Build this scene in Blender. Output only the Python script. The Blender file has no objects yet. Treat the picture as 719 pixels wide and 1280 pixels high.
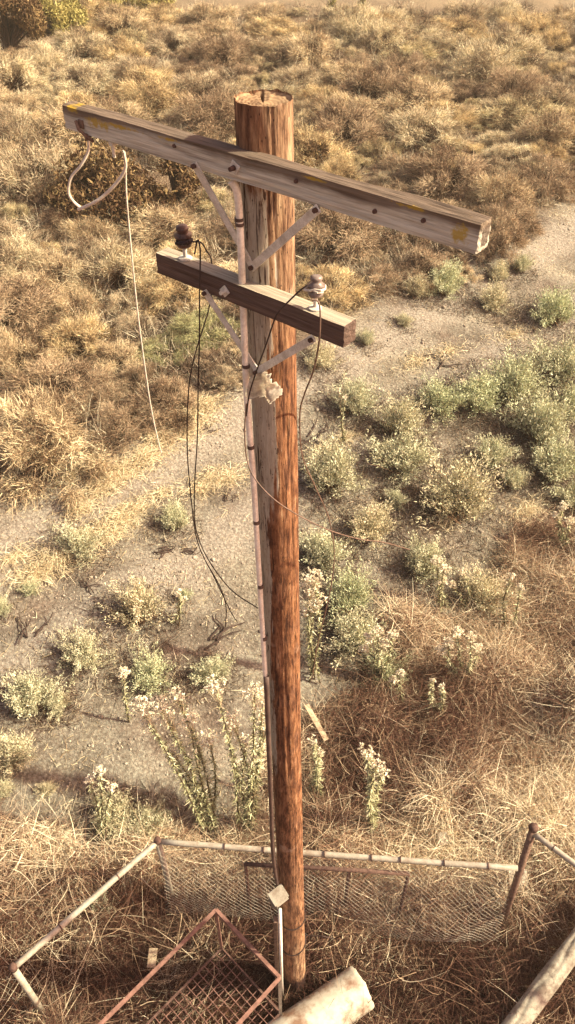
import bpy, bmesh, math, random
import numpy as np
from mathutils import Vector, noise
R = math.radians
random.seed(7); rng = np.random.default_rng(11)
scene = bpy.context.scene

# ------------------------------------------------------------------ camera
CAMZ = 13.4; F = 995.0; PITCH = R(42.3); CX = 359.5; CY = 640.0
cam_d = bpy.data.cameras.new('camera'); cam = bpy.data.objects.new('camera', cam_d)
scene.collection.objects.link(cam); scene.camera = cam
cam_d.sensor_fit = 'VERTICAL'; cam_d.sensor_height = 36; cam_d.sensor_width = 36
cam_d.lens = F/1280*36; cam_d.clip_start = .05; cam_d.clip_end = 2000
cam.location = (0, 0, CAMZ); cam.rotation_euler = (math.pi/2-PITCH, 0, 0)
# ------------------------------------------------------------------ light
SUN_EL = R(37); SUN_AZ = R(92)          # azimuth clockwise from +Y (view direction): from the right
w = bpy.data.worlds.new('World'); scene.world = w; w.use_nodes = True
nt = w.node_tree; bg = nt.nodes['Background']
sky = nt.nodes.new('ShaderNodeTexSky'); sky.sky_type = 'NISHITA'; sky.sun_disc = False
sky.sun_elevation = SUN_EL; sky.sun_rotation = SUN_AZ; sky.dust_density = 4; sky.air_density = 1
hs = nt.nodes.new('ShaderNodeMix'); hs.data_type = 'RGBA'; hs.blend_type = 'MULTIPLY'
hs.inputs['Factor'].default_value = 1; hs.inputs['B'].default_value = (1.48, .96, .74, 1)
nt.links.new(sky.outputs[0], hs.inputs['A']); nt.links.new(hs.outputs['Result'], bg.inputs['Color'])
bg.inputs['Strength'].default_value = .11
sl = bpy.data.lights.new('sun', 'SUN'); sl.energy = 5.0; sl.angle = R(2); sl.color = (1, .94, .67)
so = bpy.data.objects.new('sun', sl); scene.collection.objects.link(so)
sd = Vector((math.sin(SUN_AZ)*math.cos(SUN_EL), math.cos(SUN_AZ)*math.cos(SUN_EL), math.sin(SUN_EL)))
so.rotation_euler = sd.to_track_quat('Z', 'Y').to_euler(); so.location = sd*60
vs = scene.view_settings; vs.view_transform = 'Standard'; vs.look = 'None'; vs.gamma = 1; vs.exposure = 1.0
vs.use_curve_mapping = False

# ------------------------------------------------------------------ terrain + ray helpers
def smooth(a, b, t):
    t = min(1, max(0, (t-a)/(b-a))); return t*t*(3-2*t)
def sc(x, y): return (-x+y)*.7071
def terrain(x, y):
    s = sc(x, y)
    z = 0
    if s > 4.8: z += .29*(min(s, 13)-4.8) * smooth(4.6, 6.5, s)
    z += .012*max(0, min(s, 60)-13)
    z += .09*noise.noise((x*.45, y*.45, 0)) + .03*noise.noise((x*1.7, y*1.7, 5))
    if s > 13: z += smooth(13, 16, s)*(.22*noise.noise((x*.28, y*.28, 9))+.12*noise.noise((x*.9, y*.9, 19)))
    z += .10*math.exp(-((s-12.9)/.8)**2) - .10*math.exp(-((s-10.8)/.7)**2)
    return z
def ray(px, py):
    a = (px-CX)/F; b = (CY-py)/F
    return Vector((a, math.cos(PITCH)+math.sin(PITCH)*b, -math.sin(PITCH)+math.cos(PITCH)*b))
def atY(px, py, Y):
    d = ray(px, py); t = Y/d.y; return Vector((d.x*t, Y, CAMZ+d.z*t))
def atZ(px, py, z):
    d = ray(px, py); t = (z-CAMZ)/d.z; return Vector((d.x*t, d.y*t, z))
def hit(px, py, up=0):
    d = ray(px, py); t = 5.0
    for _ in range(3000):
        p = d*t
        if CAMZ+p.z <= terrain(p.x, p.y)+up: break
        t += .04
    return Vector((p.x, p.y, terrain(p.x, p.y)))
def depth(p): return p.y*math.cos(PITCH)+(CAMZ-p.z)*math.sin(PITCH)

# ------------------------------------------------------------------ object helpers
COL = scene.collection
def tag(o, label=None, cat=None, group=None, kind=None):
    if label: o['label'] = label
    if cat: o['category'] = cat
    if group: o['group'] = group
    if kind: o['kind'] = kind
    return o
def empty(name, loc=(0,0,0), rz=0):
    o = bpy.data.objects.new(name, None); COL.objects.link(o); o.location = loc; o.rotation_euler = (0,0,rz)
    o.empty_display_size = .2; return o
def mesh_np(name, V, Q, v=None, tri=False):
    k = 3 if tri else 4
    V = np.asarray(V, np.float32).reshape(-1,3); Q = np.asarray(Q, np.int32).reshape(-1,k)
    me = bpy.data.meshes.new(name); me.vertices.add(len(V)); me.vertices.foreach_set('co', V.ravel())
    me.loops.add(Q.size); me.loops.foreach_set('vertex_index', Q.ravel())
    me.polygons.add(len(Q)); me.polygons.foreach_set('loop_start', np.arange(0, Q.size, k, dtype=np.int32))
    me.update(calc_edges=True)
    if v is not None:
        at = me.attributes.new('v', 'FLOAT', 'POINT'); at.data.foreach_set('value', np.asarray(v, np.float32).ravel())
    return me
def ob(name, me, mat, parent=None, loc=None):
    o = bpy.data.objects.new(name, me); COL.objects.link(o)
    if mat and not me.materials: me.materials.append(mat)
    if parent: o.parent = parent
    if loc is not None: o.location = loc
    return o
def bm_obj(name, bm, mat, parent=None, loc=None, smoothed=False, off=None):
    if off is not None: bmesh.ops.translate(bm, verts=bm.verts, vec=-Vector(off))
    me = bpy.data.meshes.new(name); bm.to_mesh(me); bm.free()
    if smoothed: me.polygons.foreach_set('use_smooth', [True]*len(me.polygons))
    return ob(name, me, mat, parent, loc)
def tube(pts, r, n=8, bm=None, caps=True, jit=0):
    bm = bm or bmesh.new(); pts = [Vector(p) for p in pts]; rings = []
    prev = None
    for i, p in enumerate(pts):
        d = (pts[min(i+1, len(pts)-1)]-pts[max(i-1, 0)]).normalized()
        if prev is None:
            a = d.orthogonal().normalized()
        else:
            a = (prev-d*prev.dot(d)); a = a.normalized() if a.length > 1e-6 else d.orthogonal().normalized()
        prev = a; b = d.cross(a); rr = r[i] if isinstance(r, (list, tuple)) else r
        ring = []
        for k in range(n):
            q = rr*(1+jit*(random.random()-.5)); t = 2*math.pi*k/n
            ring.append(bm.verts.new(p+a*math.cos(t)*q+b*math.sin(t)*q))
        rings.append(ring)
    for A, B in zip(rings, rings[1:]):
        for k in range(n): bm.faces.new((A[k], A[(k+1)%n], B[(k+1)%n], B[k]))
    if caps: bm.faces.new(rings[0][::-1]); bm.faces.new(rings[-1])
    return bm
def spline(pts, m=8):
    P = [Vector(p) for p in pts]; P = [P[0]*2-P[1]]+P+[P[-1]*2-P[-2]]; out = []
    for i in range(1, len(P)-2):
        for k in range(m):
            t = k/m; a, b, c, d = P[i-1:i+3]
            out.append(.5*((2*b)+(c-a)*t+(2*a-5*b+4*c-d)*t*t+(3*b-a-3*c+d)*t**3))
    out.append(P[-2]); return out
def box(bm, c, size, rot=None, bevel=0):
    r = bmesh.ops.create_cube(bm, size=1); vs_ = r['verts']
    bmesh.ops.scale(bm, vec=size, verts=vs_)
    if bevel:
        es = list({e for v in vs_ for e in v.link_edges})
        g = bmesh.ops.bevel(bm, geom=es, offset=bevel, segments=2, affect='EDGES', profile=.6); vs_ = list({v for f in g['faces'] for v in f.verts} | {v for v in vs_ if v.is_valid})
    if rot is not None: bmesh.ops.rotate(bm, verts=vs_, cent=(0,0,0), matrix=rot)
    bmesh.ops.translate(bm, verts=vs_, vec=c); return bm
def lathe(prof, n=20, bm=None, c=(0,0,0)):
    bm = bm or bmesh.new(); c = Vector(c); rings = []
    for r, z in prof: rings.append([bm.verts.new(c+Vector((r*math.cos(2*math.pi*k/n), r*math.sin(2*math.pi*k/n), z))) for k in range(n)])
    for A, B in zip(rings, rings[1:]):
        for k in range(n): bm.faces.new((A[k], A[(k+1)%n], B[(k+1)%n], B[k]))
    bm.faces.new(rings[0][::-1]); bm.faces.new(rings[-1]); return bm

# ------------------------------------------------------------------ materials
def new_mat(name, rough=.85, spec=.25):
    m = bpy.data.materials.new(name); m.use_nodes = True; b = m.node_tree.nodes['Principled BSDF']
    b.inputs['Roughness'].default_value = rough; b.inputs['Specular IOR Level'].default_value = spec
    return m, m.node_tree, b
def ramp(nt, fac, stops, interp='LINEAR'):
    r = nt.nodes.new('ShaderNodeValToRGB'); el = r.color_ramp.elements; r.color_ramp.interpolation = interp
    while len(el) < len(stops): el.new(.5)
    for e, (p, c) in zip(el, stops): e.position = p; e.color = (*c, 1) if len(c) == 3 else c
    nt.links.new(fac, r.inputs[0]); return r.outputs[0]
def tnoise(nt, vec, scale, detail=4, rough=.55, stretch=None):
    if stretch:
        mp = nt.nodes.new('ShaderNodeMapping'); mp.inputs['Scale'].default_value = stretch; nt.links.new(vec, mp.inputs[0]); vec = mp.outputs[0]
    n = nt.nodes.new('ShaderNodeTexNoise'); n.inputs['Scale'].default_value = scale; n.inputs['Detail'].default_value = detail
    n.inputs['Roughness'].default_value = rough; nt.links.new(vec, n.inputs['Vector']); return n.outputs['Fac']
def mix(nt, fac, a, b, mode='MIX'):
    m = nt.nodes.new('ShaderNodeMix'); m.data_type = 'RGBA'; m.blend_type = mode
    for k, v in (('Factor', fac), ('A', a), ('B', b)):
        if isinstance(v, (int, float)): m.inputs[k].default_value = v
        elif isinstance(v, tuple): m.inputs[k].default_value = (*v, 1)
        else: nt.links.new(v, m.inputs[k])
    return m.outputs['Result']
def math_(nt, op, a, b=0.0, c=None):
    m = nt.nodes.new('ShaderNodeMath'); m.operation = op
    for i, v in enumerate((a, b, c)):
        if v is None: continue
        if isinstance(v, (int, float)): m.inputs[i].default_value = v
        else: nt.links.new(v, m.inputs[i])
    return m.outputs[0]
def bump(nt, b, h, strength=.5, dist=.01):
    n = nt.nodes.new('ShaderNodeBump'); n.inputs['Strength'].default_value = strength; n.inputs['Distance'].default_value = dist
    nt.links.new(h, n.inputs['Height']); nt.links.new(n.outputs[0], b.inputs['Normal'])
def objco(nt): return nt.nodes.new('ShaderNodeTexCoord').outputs['Object']
def attr(nt, name):
    a = nt.nodes.new('ShaderNodeAttribute'); a.attribute_name = name; return a.outputs['Fac']
def orand(nt): return nt.nodes.new('ShaderNodeObjectInfo').outputs['Random']

def veg_mat(name, stops, tint=None, trans=.25, rough=.8, ocol=False):
    trans *= .3
    """colour per twig/leaf from attribute v; tint = (c1, c2) per-plant variation"""
    m, nt, b = new_mat(name, rough, .15)
    c = ramp(nt, attr(nt, 'v'), stops)
    if tint:
        c = mix(nt, 1.0, c, ramp(nt, orand(nt), tint), 'MULTIPLY')
    if ocol: c = mix(nt, 1.0, c, nt.nodes.new('ShaderNodeObjectInfo').outputs['Color'], 'MULTIPLY')
    nt.links.new(c, b.inputs['Base Color'])
    tr = nt.nodes.new('ShaderNodeBsdfTranslucent'); nt.links.new(c, tr.inputs[0])
    ms = nt.nodes.new('ShaderNodeMixShader'); ms.inputs[0].default_value = trans
    nt.links.new(b.outputs[0], ms.inputs[1]); nt.links.new(tr.outputs[0], ms.inputs[2])
    nt.links.new(ms.outputs[0], nt.nodes['Material Output'].inputs[0]); return m
M_tumble = veg_mat('dry_tumbleweed', [(0,(.03,.012,.010)), (.32,(.15,.105,.072)), (.55,(.50,.43,.31)), (1,(.95,.90,.68))], ocol=True)  # maroon low stops carry the shade colour among the twigs
M_tgreen = veg_mat('greening_tumbleweed', [(0,(.08,.055,.035)), (.4,(.24,.22,.11)), (.75,(.42,.43,.22)), (1,(.68,.63,.38))], ocol=True)
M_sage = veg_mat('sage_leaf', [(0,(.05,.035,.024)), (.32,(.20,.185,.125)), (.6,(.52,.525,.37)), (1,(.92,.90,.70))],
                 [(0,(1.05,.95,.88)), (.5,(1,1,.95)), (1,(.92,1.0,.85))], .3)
M_stem = veg_mat('shrub_stem', [(0,(.10,.05,.03)), (1,(.26,.17,.10))], trans=0)
M_straw = veg_mat('straw', [(0,(.04,.015,.012)), (.34,(.17,.09,.062)), (.62,(.45,.335,.22)), (1,(.97,.88,.65))])
M_litter = veg_mat('straw_litter', [(0,(.22,.15,.09)), (.5,(.52,.43,.27)), (1,(.88,.80,.58))])
M_weed = veg_mat('weed_leaf', [(0,(.10,.075,.045)), (.45,(.28,.28,.15)), (.75,(.48,.47,.29)), (1,(.72,.68,.47))], trans=.3)
M_flower = veg_mat('cream_flower', [(0,(.60,.50,.34)), (1,(.92,.87,.72))], trans=.3)
M_fargreen = veg_mat('olive_weed', [(0,(.12,.10,.04)), (.5,(.33,.30,.10)), (1,(.58,.50,.2))], trans=.3)
M_darkbush = veg_mat('dark_bush_leaf', [(0,(.05,.025,.015)), (.6,(.14,.09,.045)), (1,(.33,.24,.11))], trans=.2)

def mat_ground():
    m, nt, b = new_mat('dirt', .95, .1); co = objco(nt)
    sp = nt.nodes.new('ShaderNodeSeparateXYZ'); nt.links.new(co, sp.inputs[0])
    s = math_(nt, 'MULTIPLY', math_(nt, 'SUBTRACT', sp.outputs['Y'], sp.outputs['X']), .7071)
    wob = math_(nt, 'MULTIPLY', math_(nt, 'SUBTRACT', tnoise(nt, co, .8, 5), .5), 3.0)
    s2 = math_(nt, 'ADD', s, wob)
    n1 = tnoise(nt, co, 1.3, 6, .65); n2 = tnoise(nt, co, 14, 6, .7); n3 = tnoise(nt, co, 60, 3, .6)
    soil = ramp(nt, n1, [(.3,(.15,.136,.116)), (.5,(.245,.23,.20)), (.7,(.37,.352,.305))])
    soil = mix(nt, .75, soil, ramp(nt, n2, [(.28,(.38,.30,.25)), (.5,(.95,.95,.93)), (.7,(1.3,1.25,1.15))]), 'MULTIPLY')
    soil = mix(nt, .5, soil, ramp(nt, n3, [(.35,(.5,.42,.36)), (.55,(1.1,1.1,1.05))]), 'MULTIPLY')
    near = ramp(nt, n2, [(.3,(.045,.02,.014)), (.6,(.15,.075,.042)), (.8,(.27,.16,.085))])
    far = ramp(nt, n2, [(.3,(.06,.035,.025)), (.5,(.17,.12,.08)), (.7,(.38,.31,.21))])
    s2b = math_(nt, 'MINIMUM', s2, math_(nt, 'ADD', math_(nt, 'SUBTRACT', sp.outputs['Y'], .6), wob))
    k1 = ramp(nt, math_(nt, 'MULTIPLY_ADD', s2b, .1, 0), [(.47,(0,0,0)), (.58,(1,1,1))])
    k2 = ramp(nt, math_(nt, 'MULTIPLY_ADD', s2, .02, 0), [(.255,(0,0,0)), (.28,(1,1,1))])
    pat = tnoise(nt, co, .55, 5, .6); soil = mix(nt, .8, soil, ramp(nt, pat, [(.35,(.72,.62,.60)), (.5,(1,1,1)), (.66,(1.25,1.24,1.18))]), 'MULTIPLY')
    sr = math_(nt, 'ADD', s, math_(nt, 'MULTIPLY', wob, .22))
    for s0 in (9.7, 12.0):
        dd = math_(nt, 'ABSOLUTE', math_(nt, 'SUBTRACT', sr, s0))
        soil = mix(nt, ramp(nt, dd, [(.3,(.75,.75,.75)), (.75,(0,0,0))]), soil, mix(nt, .5, (.34,.31,.265), ramp(nt, n2, [(.3,(.17,.15,.125)), (.65,(.46,.425,.365))])))
    vo = nt.nodes.new('ShaderNodeTexVoronoi'); vo.inputs['Scale'].default_value = 17; nt.links.new(co, vo.inputs['Vector'])
    soil = mix(nt, ramp(nt, vo.outputs['Distance'], [(.12,(.75,.75,.75)), (.2,(0,0,0))]), soil, vo.outputs['Color']) if False else mix(nt, .6, soil, ramp(nt, vo.outputs['Distance'], [(.15,(1.15,1.13,1.1)), (.35,(1,1,1)), (.62,(.55,.48,.46))]), 'MULTIPLY')
    c = mix(nt, k1, near, soil); c = mix(nt, k2, c, far)
    # bare pale track on the far side of the field
    k3 = ramp(nt, math_(nt, 'MULTIPLY_ADD', math_(nt, 'ADD', sp.outputs['Y'], math_(nt, 'MULTIPLY', wob, 1.2)), .01, 0), [(.57,(0,0,0)), (.64,(1,1,1))])
    c = mix(nt, k3, c, mix(nt, .5, (.25,.20,.135), ramp(nt, n2, [(.3,(.14,.095,.06)), (.7,(.34,.28,.19))])))
    nt.links.new(c, b.inputs['Base Color'])
    h = math_(nt, 'ADD', n2, math_(nt, 'MULTIPLY', n3, .4)); bump(nt, b, h, .9, .06); return m

def mat_pole():
    m, nt, b = new_mat('pole_wood', .8, .2); co = objco(nt)
    g1 = tnoise(nt, co, 1, 8, .72, (26, 26, 3.4)); g2 = tnoise(nt, co, 1, 5, .65, (90, 90, 12)); bl = tnoise(nt, co, 3.2, 4)
    ck = tnoise(nt, co, 1, 5, .65, (52, 52, 1.9))
    red = ramp(nt, g1, [(.32,(.04,.018,.012)), (.44,(.15,.066,.036)), (.56,(.29,.135,.066)), (.74,(.48,.29,.16))])
    red = mix(nt, .55, red, ramp(nt, g2, [(.3,(.45,.35,.3)), (.55,(1.1,1.05,1)), (.8,(1.5,1.5,1.5))]), 'MULTIPLY')
    grey = ramp(nt, g1, [(.30,(.17,.13,.10)), (.43,(.37,.325,.26)), (.7,(.50,.45,.37))])
    grey = mix(nt, .5, grey, ramp(nt, g2, [(.3,(.5,.45,.4)), (.55,(1.05,1.05,1.05))]), 'MULTIPLY')
    tan = ramp(nt, g1, [(.37,(.06,.03,.022)), (.48,(.24,.145,.088)), (.7,(.50,.38,.25))])
    tan = mix(nt, .6, tan, ramp(nt, g2, [(.3,(.4,.3,.25)), (.55,(1.1,1.05,1))]), 'MULTIPLY')
    gk = ramp(nt, math_(nt, 'ADD', attr(nt, 'grey'), math_(nt, 'MULTIPLY', math_(nt, 'SUBTRACT', g1, .5), 2.2)), [(.38,(0,0,0)), (.66,(1,1,1))])
    mo = tnoise(nt, co, 1, 6, .7, (12, 12, 5)); red = mix(nt, .8, red, ramp(nt, mo, [(.36,(.28,.22,.24)), (.5,(.85,.86,.86)), (.66,(1.25,1.45,1.7))]), 'MULTIPLY')
    c = mix(nt, attr(nt, 'tan'), red, tan); c = mix(nt, gk, c, grey)
    c = mix(nt, ramp(nt, bl, [(.66,(0,0,0)), (.74,(.55,.55,.55))]), c, (.42,.30,.22))       # pale scuffs
    vo = nt.nodes.new('ShaderNodeTexVoronoi'); vo.inputs['Scale'].default_value = 26
    mp = nt.nodes.new('ShaderNodeMapping'); mp.inputs['Scale'].default_value = (1.5,1.5,.8); nt.links.new(co, mp.inputs[0]); nt.links.new(mp.outputs[0], vo.inputs['Vector'])
    c = mix(nt, ramp(nt, vo.outputs['Distance'], [(.10,(.85,.85,.85)), (.16,(0,0,0))]), c, (.05,.025,.018))     # peg and nail holes
    ck2 = tnoise(nt, co, 1, 4, .6, (34, 34, 5)); c = mix(nt, ramp(nt, ck, [(.36,(.95,.95,.95)), (.395,(0,0,0))]), c, (.045,.018,.012)); c = mix(nt, ramp(nt, ck2, [(.345,(.9,.9,.9)), (.38,(0,0,0))]), c, (.05,.022,.015))
    c = mix(nt, attr(nt, 'tar'), c, (.03,.014,.012))
    nt.links.new(c, b.inputs['Base Color'])
    h = math_(nt, 'ADD', g1, math_(nt, 'ADD', math_(nt, 'MULTIPLY', g2, .5), math_(nt, 'MULTIPLY', ramp(nt, ck, [(.28,(0,0,0)), (.38,(1,1,1))]), .8)))
    bump(nt, b, h, .8, .012); return m
def mat_arm(name, top, hi, lo, lichen):
    """weathered crossarm: local X along the grain, -Y front, Z up"""
    m, nt, b = new_mat(name, .85, .15); co = objco(nt)
    sp = nt.nodes.new('ShaderNodeSeparateXYZ'); nt.links.new(co, sp.inputs[0])
    g1 = tnoise(nt, co, 1, 6, .65, (1.6, 45, 45)); g2 = tnoise(nt, co, 1, 4, .6, (5, 160, 160)); bl = tnoise(nt, co, 5, 4)
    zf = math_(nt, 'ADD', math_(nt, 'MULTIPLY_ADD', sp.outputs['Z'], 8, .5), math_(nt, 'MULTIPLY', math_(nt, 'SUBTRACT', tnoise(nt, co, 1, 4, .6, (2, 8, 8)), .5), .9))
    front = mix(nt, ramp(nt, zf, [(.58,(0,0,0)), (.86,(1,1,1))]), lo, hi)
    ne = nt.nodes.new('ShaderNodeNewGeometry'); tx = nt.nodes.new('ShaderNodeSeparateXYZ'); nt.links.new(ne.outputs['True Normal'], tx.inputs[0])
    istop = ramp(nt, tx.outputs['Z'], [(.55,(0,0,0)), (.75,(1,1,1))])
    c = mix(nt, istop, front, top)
    c = mix(nt, .8, c, ramp(nt, g1, [(.28,(.38,.32,.3)), (.5,(.95,.95,.95)), (.72,(1.35,1.33,1.3))]), 'MULTIPLY')
    c = mix(nt, .5, c, ramp(nt, g2, [(.35,(.5,.45,.42)), (.55,(1.1,1.1,1.1))]), 'MULTIPLY')
    bl2 = tnoise(nt, co, 22, 5, .7)
    for (lx, lz, rx, rz) in lichen:
        dx_ = math_(nt, 'DIVIDE', math_(nt, 'SUBTRACT', sp.outputs['X'], lx), rx); dz_ = math_(nt, 'DIVIDE', math_(nt, 'SUBTRACT', sp.outputs['Z'], lz), rz)
        d = math_(nt, 'SQRT', math_(nt, 'ADD', math_(nt, 'MULTIPLY', dx_, dx_), math_(nt, 'MULTIPLY', dz_, dz_)))
        k = math_(nt, 'ADD', math_(nt, 'SUBTRACT', 1.0, d), math_(nt, 'MULTIPLY', math_(nt, 'SUBTRACT', bl2, .5), 3.2))
        c = mix(nt, ramp(nt, k, [(.1,(0,0,0)), (.6,(.85,.85,.85))]), c, (.46,.31,.04))
    if lichen:
        rr = math_(nt, 'MAXIMUM', math_(nt, 'MULTIPLY', math_(nt, 'ABSOLUTE', sp.outputs['Y']), 21), math_(nt, 'MULTIPLY', math_(nt, 'ABSOLUTE', sp.outputs['Z']), 16))
        core = math_(nt, 'MULTIPLY', ramp(nt, math_(nt, 'ADD', rr, math_(nt, 'MULTIPLY', bl2, .5)), [(.85,(1,1,1)), (1.0,(0,0,0))]), math_(nt, 'GREATER_THAN', math_(nt, 'ABSOLUTE', sp.outputs['X']), 1.268))
        c = mix(nt, math_(nt, 'MULTIPLY', core, .85), c, (.07,.045,.035))
    nt.links.new(c, b.inputs['Base Color'])
    bump(nt, b, math_(nt, 'ADD', g1, math_(nt, 'MULTIPLY', g2, .5)), .9, .008); return m
def mat_paint(name, base, dark, scale=14, rough=.6, metal=0, thr=(.35,.6)):
    m, nt, b = new_mat(name, rough, .35); co = objco(nt); b.inputs['Metallic'].default_value = metal
    n = tnoise(nt, co, scale, 6, .65)
    c = ramp(nt, n, [(thr[0], dark), (thr[1], base)])
    c = mix(nt, .35, c, ramp(nt, tnoise(nt, co, scale*6, 3), [(.35,(.6,.55,.5)), (.6,(1.08,1.08,1.08))]), 'MULTIPLY')
    nt.links.new(c, b.inputs['Base Color']); bump(nt, b, n, .3, .004); return m
M_ground = mat_ground(); M_pole = mat_pole()
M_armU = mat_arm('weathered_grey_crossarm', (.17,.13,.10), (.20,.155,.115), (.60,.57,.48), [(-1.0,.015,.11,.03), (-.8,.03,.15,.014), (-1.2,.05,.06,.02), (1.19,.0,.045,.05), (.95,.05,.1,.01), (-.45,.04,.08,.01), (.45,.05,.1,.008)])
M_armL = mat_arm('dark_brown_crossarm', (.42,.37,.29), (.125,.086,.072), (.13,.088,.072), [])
M_galv = mat_paint('galvanised_steel', (.74,.71,.64), (.52,.48,.41), 18, .6, 0)
M_box = mat_paint('weathered_box', (.27,.25,.21), (.16,.13,.10), 9, .7)
M_pipe = mat_paint('painted_conduit', (.92,.87,.78), (.72,.63,.53), 9, .55)
M_condark = mat_paint('dark_conduit', (.13,.085,.07), (.07,.045,.04), 9, .6)
M_rail = mat_paint('fence_rail_paint', (.40,.375,.31), (.27,.22,.17), 7, .5)
M_rust = mat_paint('rusty_steel', (.13,.075,.058), (.06,.03,.024), 20, .85)
M_rustpaint = mat_paint('faded_red_steel', (.25,.135,.105), (.13,.065,.05), 11, .75)
M_bark = mat_paint('brown_post', (.22,.14,.10), (.10,.055,.04), 20, .85)
M_cream = mat_paint('stained_white_pipe', (.50,.465,.38), (.24,.15,.10), 2.2, .65, 0, (.36,.50))
M_log = mat_paint('bleached_wood', (.38,.35,.28), (.15,.115,.09), 6, .85)
M_black = mat_paint('black_wire', (.045,.026,.022), (.02,.012,.012), 30, .6)
M_wwire = mat_paint('white_cord', (.72,.66,.56), (.55,.46,.38), 20, .7)
M_tanwire = mat_paint('tan_wire', (.20,.13,.10), (.1,.06,.045), 20, .6)
M_brownglass = mat_paint('brown_porcelain', (.13,.075,.06), (.05,.025,.022), 25, .35)
M_greyglass = mat_paint('grey_porcelain', (.25,.20,.18), (.12,.085,.075), 22, .35)
M_rag = mat_paint('torn_rag', (.86,.81,.70), (.50,.43,.35), 16, .95)
M_paper = mat_paint('paper', (.72,.68,.58), (.6,.52,.42), 10, .9)
M_stick = mat_paint('dead_wood', (.075,.05,.04), (.035,.022,.018), 12, .9)
M_board = mat_paint('old_board', (.55,.44,.30), (.3,.21,.14), 12, .9)
M_rock = mat_paint('pale_stone', (.40,.35,.285), (.17,.13,.10), 4, .95)

# ------------------------------------------------------------------ ground
def axis(lo, hi, step, far, n=24):
    a = list(np.arange(lo, hi+1e-6, step)); g = np.geomspace(1, far, n)
    return np.array([lo-x for x in g[::-1]]+a+[hi+x for x in g])
xs = axis(-22, 30, .3, 600); ys = axis(-2, 66, .3, 600)
V = np.zeros((len(ys), len(xs), 3))
for j, y in enumerate(ys):
    for i, x in enumerate(xs): V[j, i] = (x, y, terrain(x, y))
ii, jj = np.meshgrid(np.arange(len(xs)-1), np.arange(len(ys)-1)); a = (jj*len(xs)+ii).ravel()
Q = np.stack([a, a+1, a+1+len(xs), a+len(xs)], 1)
me = mesh_np('ground', V, Q); me.polygons.foreach_set('use_smooth', [True]*len(me.polygons))
g = ob('ground', me, M_ground); g['kind'] = 'structure'

# ------------------------------------------------------------------ air
HZ = .0008  # thin warm volume added to lift the far shadows
bm = bmesh.new(); box(bm, (0, 60, 5.6), (260, 220, 18.4))
hm = bpy.data.materials.new('haze'); hm.use_nodes = True; hn = hm.node_tree; hn.nodes.remove(hn.nodes['Principled BSDF'])
pv = hn.nodes.new('ShaderNodeVolumePrincipled'); pv.inputs['Color'].default_value = (.95, .86, .70, 1); pv.inputs['Density'].default_value = HZ; pv.inputs['Anisotropy'].default_value = .1
hn.links.new(pv.outputs[0], hn.nodes['Material Output'].inputs['Volume'])
tag(bm_obj('haze', bm, hm), 'thin warm haze added over the field to lift far shadows', 'haze', kind='stuff')

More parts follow.
